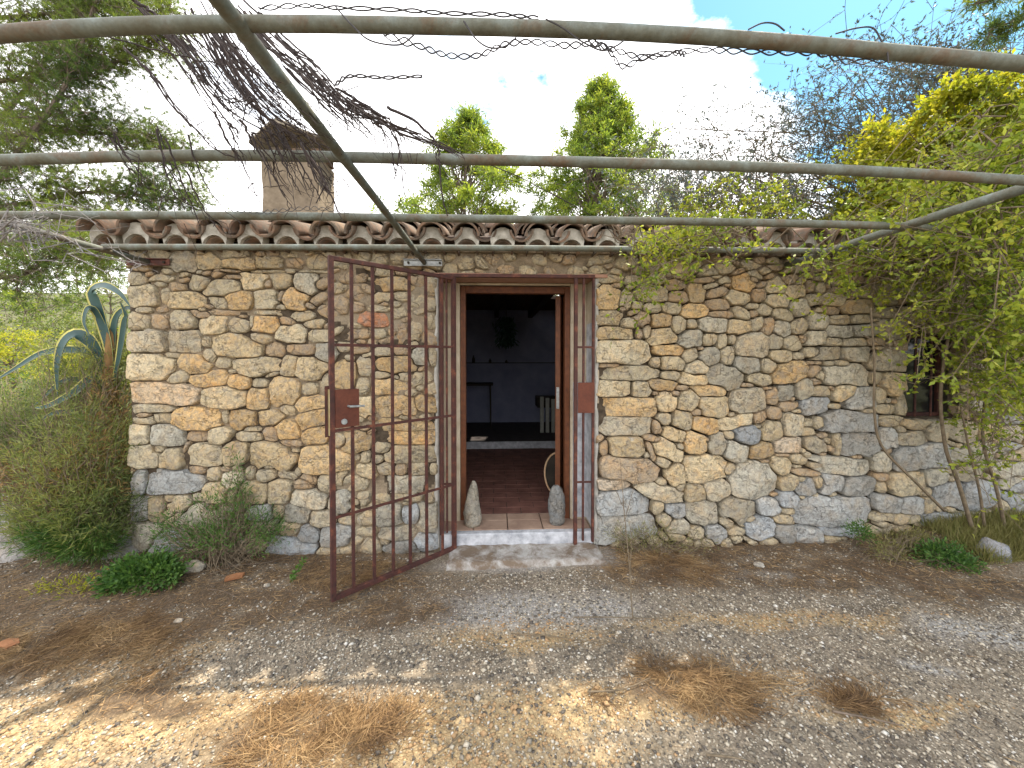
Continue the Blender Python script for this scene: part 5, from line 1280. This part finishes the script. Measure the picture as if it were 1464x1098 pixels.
# bare saplings and sticks
sp_ = empty('bare_sapling', gp(905, 885), 'thin bare sapling standing in front of the wall right of the door', 'sapling')
g = gp(905, 885)
for pp, r in (([(905,884),(902,850),(899,800),(893,740),(889,690),(886,655)],.004), ([(901,840),(902,800),(903,770),(900,745)],.003), ([(893,730),(880,700),(872,675)],.0018), ([(893,745),(905,700),(912,672)],.0018)):
    one(pp, g.y, r, M_TWIG, 'stem', sp_)
for k, (pp, r, lab) in enumerate((
  ([(412,992),(425,980),(432,968),(440,960)],.004,'short forked dark stick on the gravel left of centre'), ([(820,882),(870,884),(930,884),(990,882)],.003,'long thin dry stem lying across the gravel centre'),
  ([(730,905),(790,912),(850,918),(905,922)],.003,'thin dark stem lying on the golden gravel centre'), ([(1190,1018),(1240,1028),(1290,1038)],.0045,'straight dark stick on the gravel at lower right'),
  ([(1010,1082),(1050,1090),(1080,1096)],.004,'dark stick at the bottom edge right of centre'), ([(840,990),(880,990),(905,982),(930,972)],.004,'curved thin stick just left of the reddish heap'),
  ([(300,825),(340,812),(380,805),(420,795),(436,790)],.003,'long pale twig leaning by the foot of the left wall'), ([(1268,765),(1290,780),(1320,790),(1345,812)],.004,'grey branch lying on the earth before the right wall'), ([(1310,805),(1330,795),(1350,780),(1372,762)],.003,'grey twig crossing the fallen branch at right'),
  ([(300,845),(320,848),(345,858)],.003,'short pale stick left of the sprig'), ([(470,875),(500,862),(530,850)],.0035,'dark stick beside the gate foot'), ([(610,1090),(640,1070),(665,1045)],.003,'thin stick in the foreground near centre'))):
    pts = [gp(x, y) for x, y in pp]; pts = [Vector((p.x, p.y, gz(p.x, p.y)+.012+(.006 if i % 2 else 0))) for i, p in enumerate(pts)]
    q = MB(); q.tube(spline(pts, 12), [r*(1-.5*i/12) for i in range(13)], 6); tag(q.build('fallen_stick', M_TWIG if k % 3 else M_BARK, None, True, origin=pts[0]), lab, 'stick', 'sticks lying in the yard')
# slope and scrub beyond the hut at the left
rg = random.Random(99)
for k, (px, Y, h, r, m_, lab) in enumerate(((20,7.5,2.1,1.3,M_BUSHY,'yellow-green shrub on the slope at the far left edge'),(95,9.5,2.4,1.5,M_JUN,'dark green shrub on the slope left of the agave'),(150,7,2.0,1.1,M_BUSHY,'bright shrub on the slope just behind the agave'),(60,14,4.2,2.4,M_PINE,'mid-distance pine on the slope at left'),(160,17,4.6,2.4,M_PINE,'mid-distance pine beside the hut corner'),(-40,12,3.6,2.2,M_PINEL,'pale pine at the left edge of the slope'),(110,26,6.0,3.2,M_PINEL,'far sunlit pine high on the slope'),(10,30,6.5,3.6,M_PINE,'far dark pine high on the slope'))):
    b = at(px, 520, Y); z = hill(b.x, Y)-.05
    tree('slope_shrub' if h < 3 else 'slope_pine', (b.x, Y, z), h, (lambda R_: (lambda u: R_*math.sqrt(max(.05, 1-(u*1.6-.7)**2))))(r), m_, lab, 'shrub' if h < 3 else 'tree', clumps=70, twigs=10, leafn=8, L=.05*math.sqrt(Y/3), W=.016*math.sqrt(Y/3)*1.3, trunk_r=.06, grp='scrub on the slope at left', seed=100+k, clump_r=r*.32, crown_z=.12)
for k, (X_, Y, h, r, m_, lab) in enumerate(((11.5,3.5,4.6,2.1,M_PINE,'dark tree behind the climber beyond the right edge'),)):
    tree('dark_tree', (X_, Y, -.1), h, (lambda R_: (lambda u: R_*math.sqrt(max(.05, 1-(u*1.6-.7)**2))))(r), m_, lab, clumps=90, twigs=12, leafn=8, L=.1, W=.03, seed=140+k, clump_r=.5, crown_z=.12)
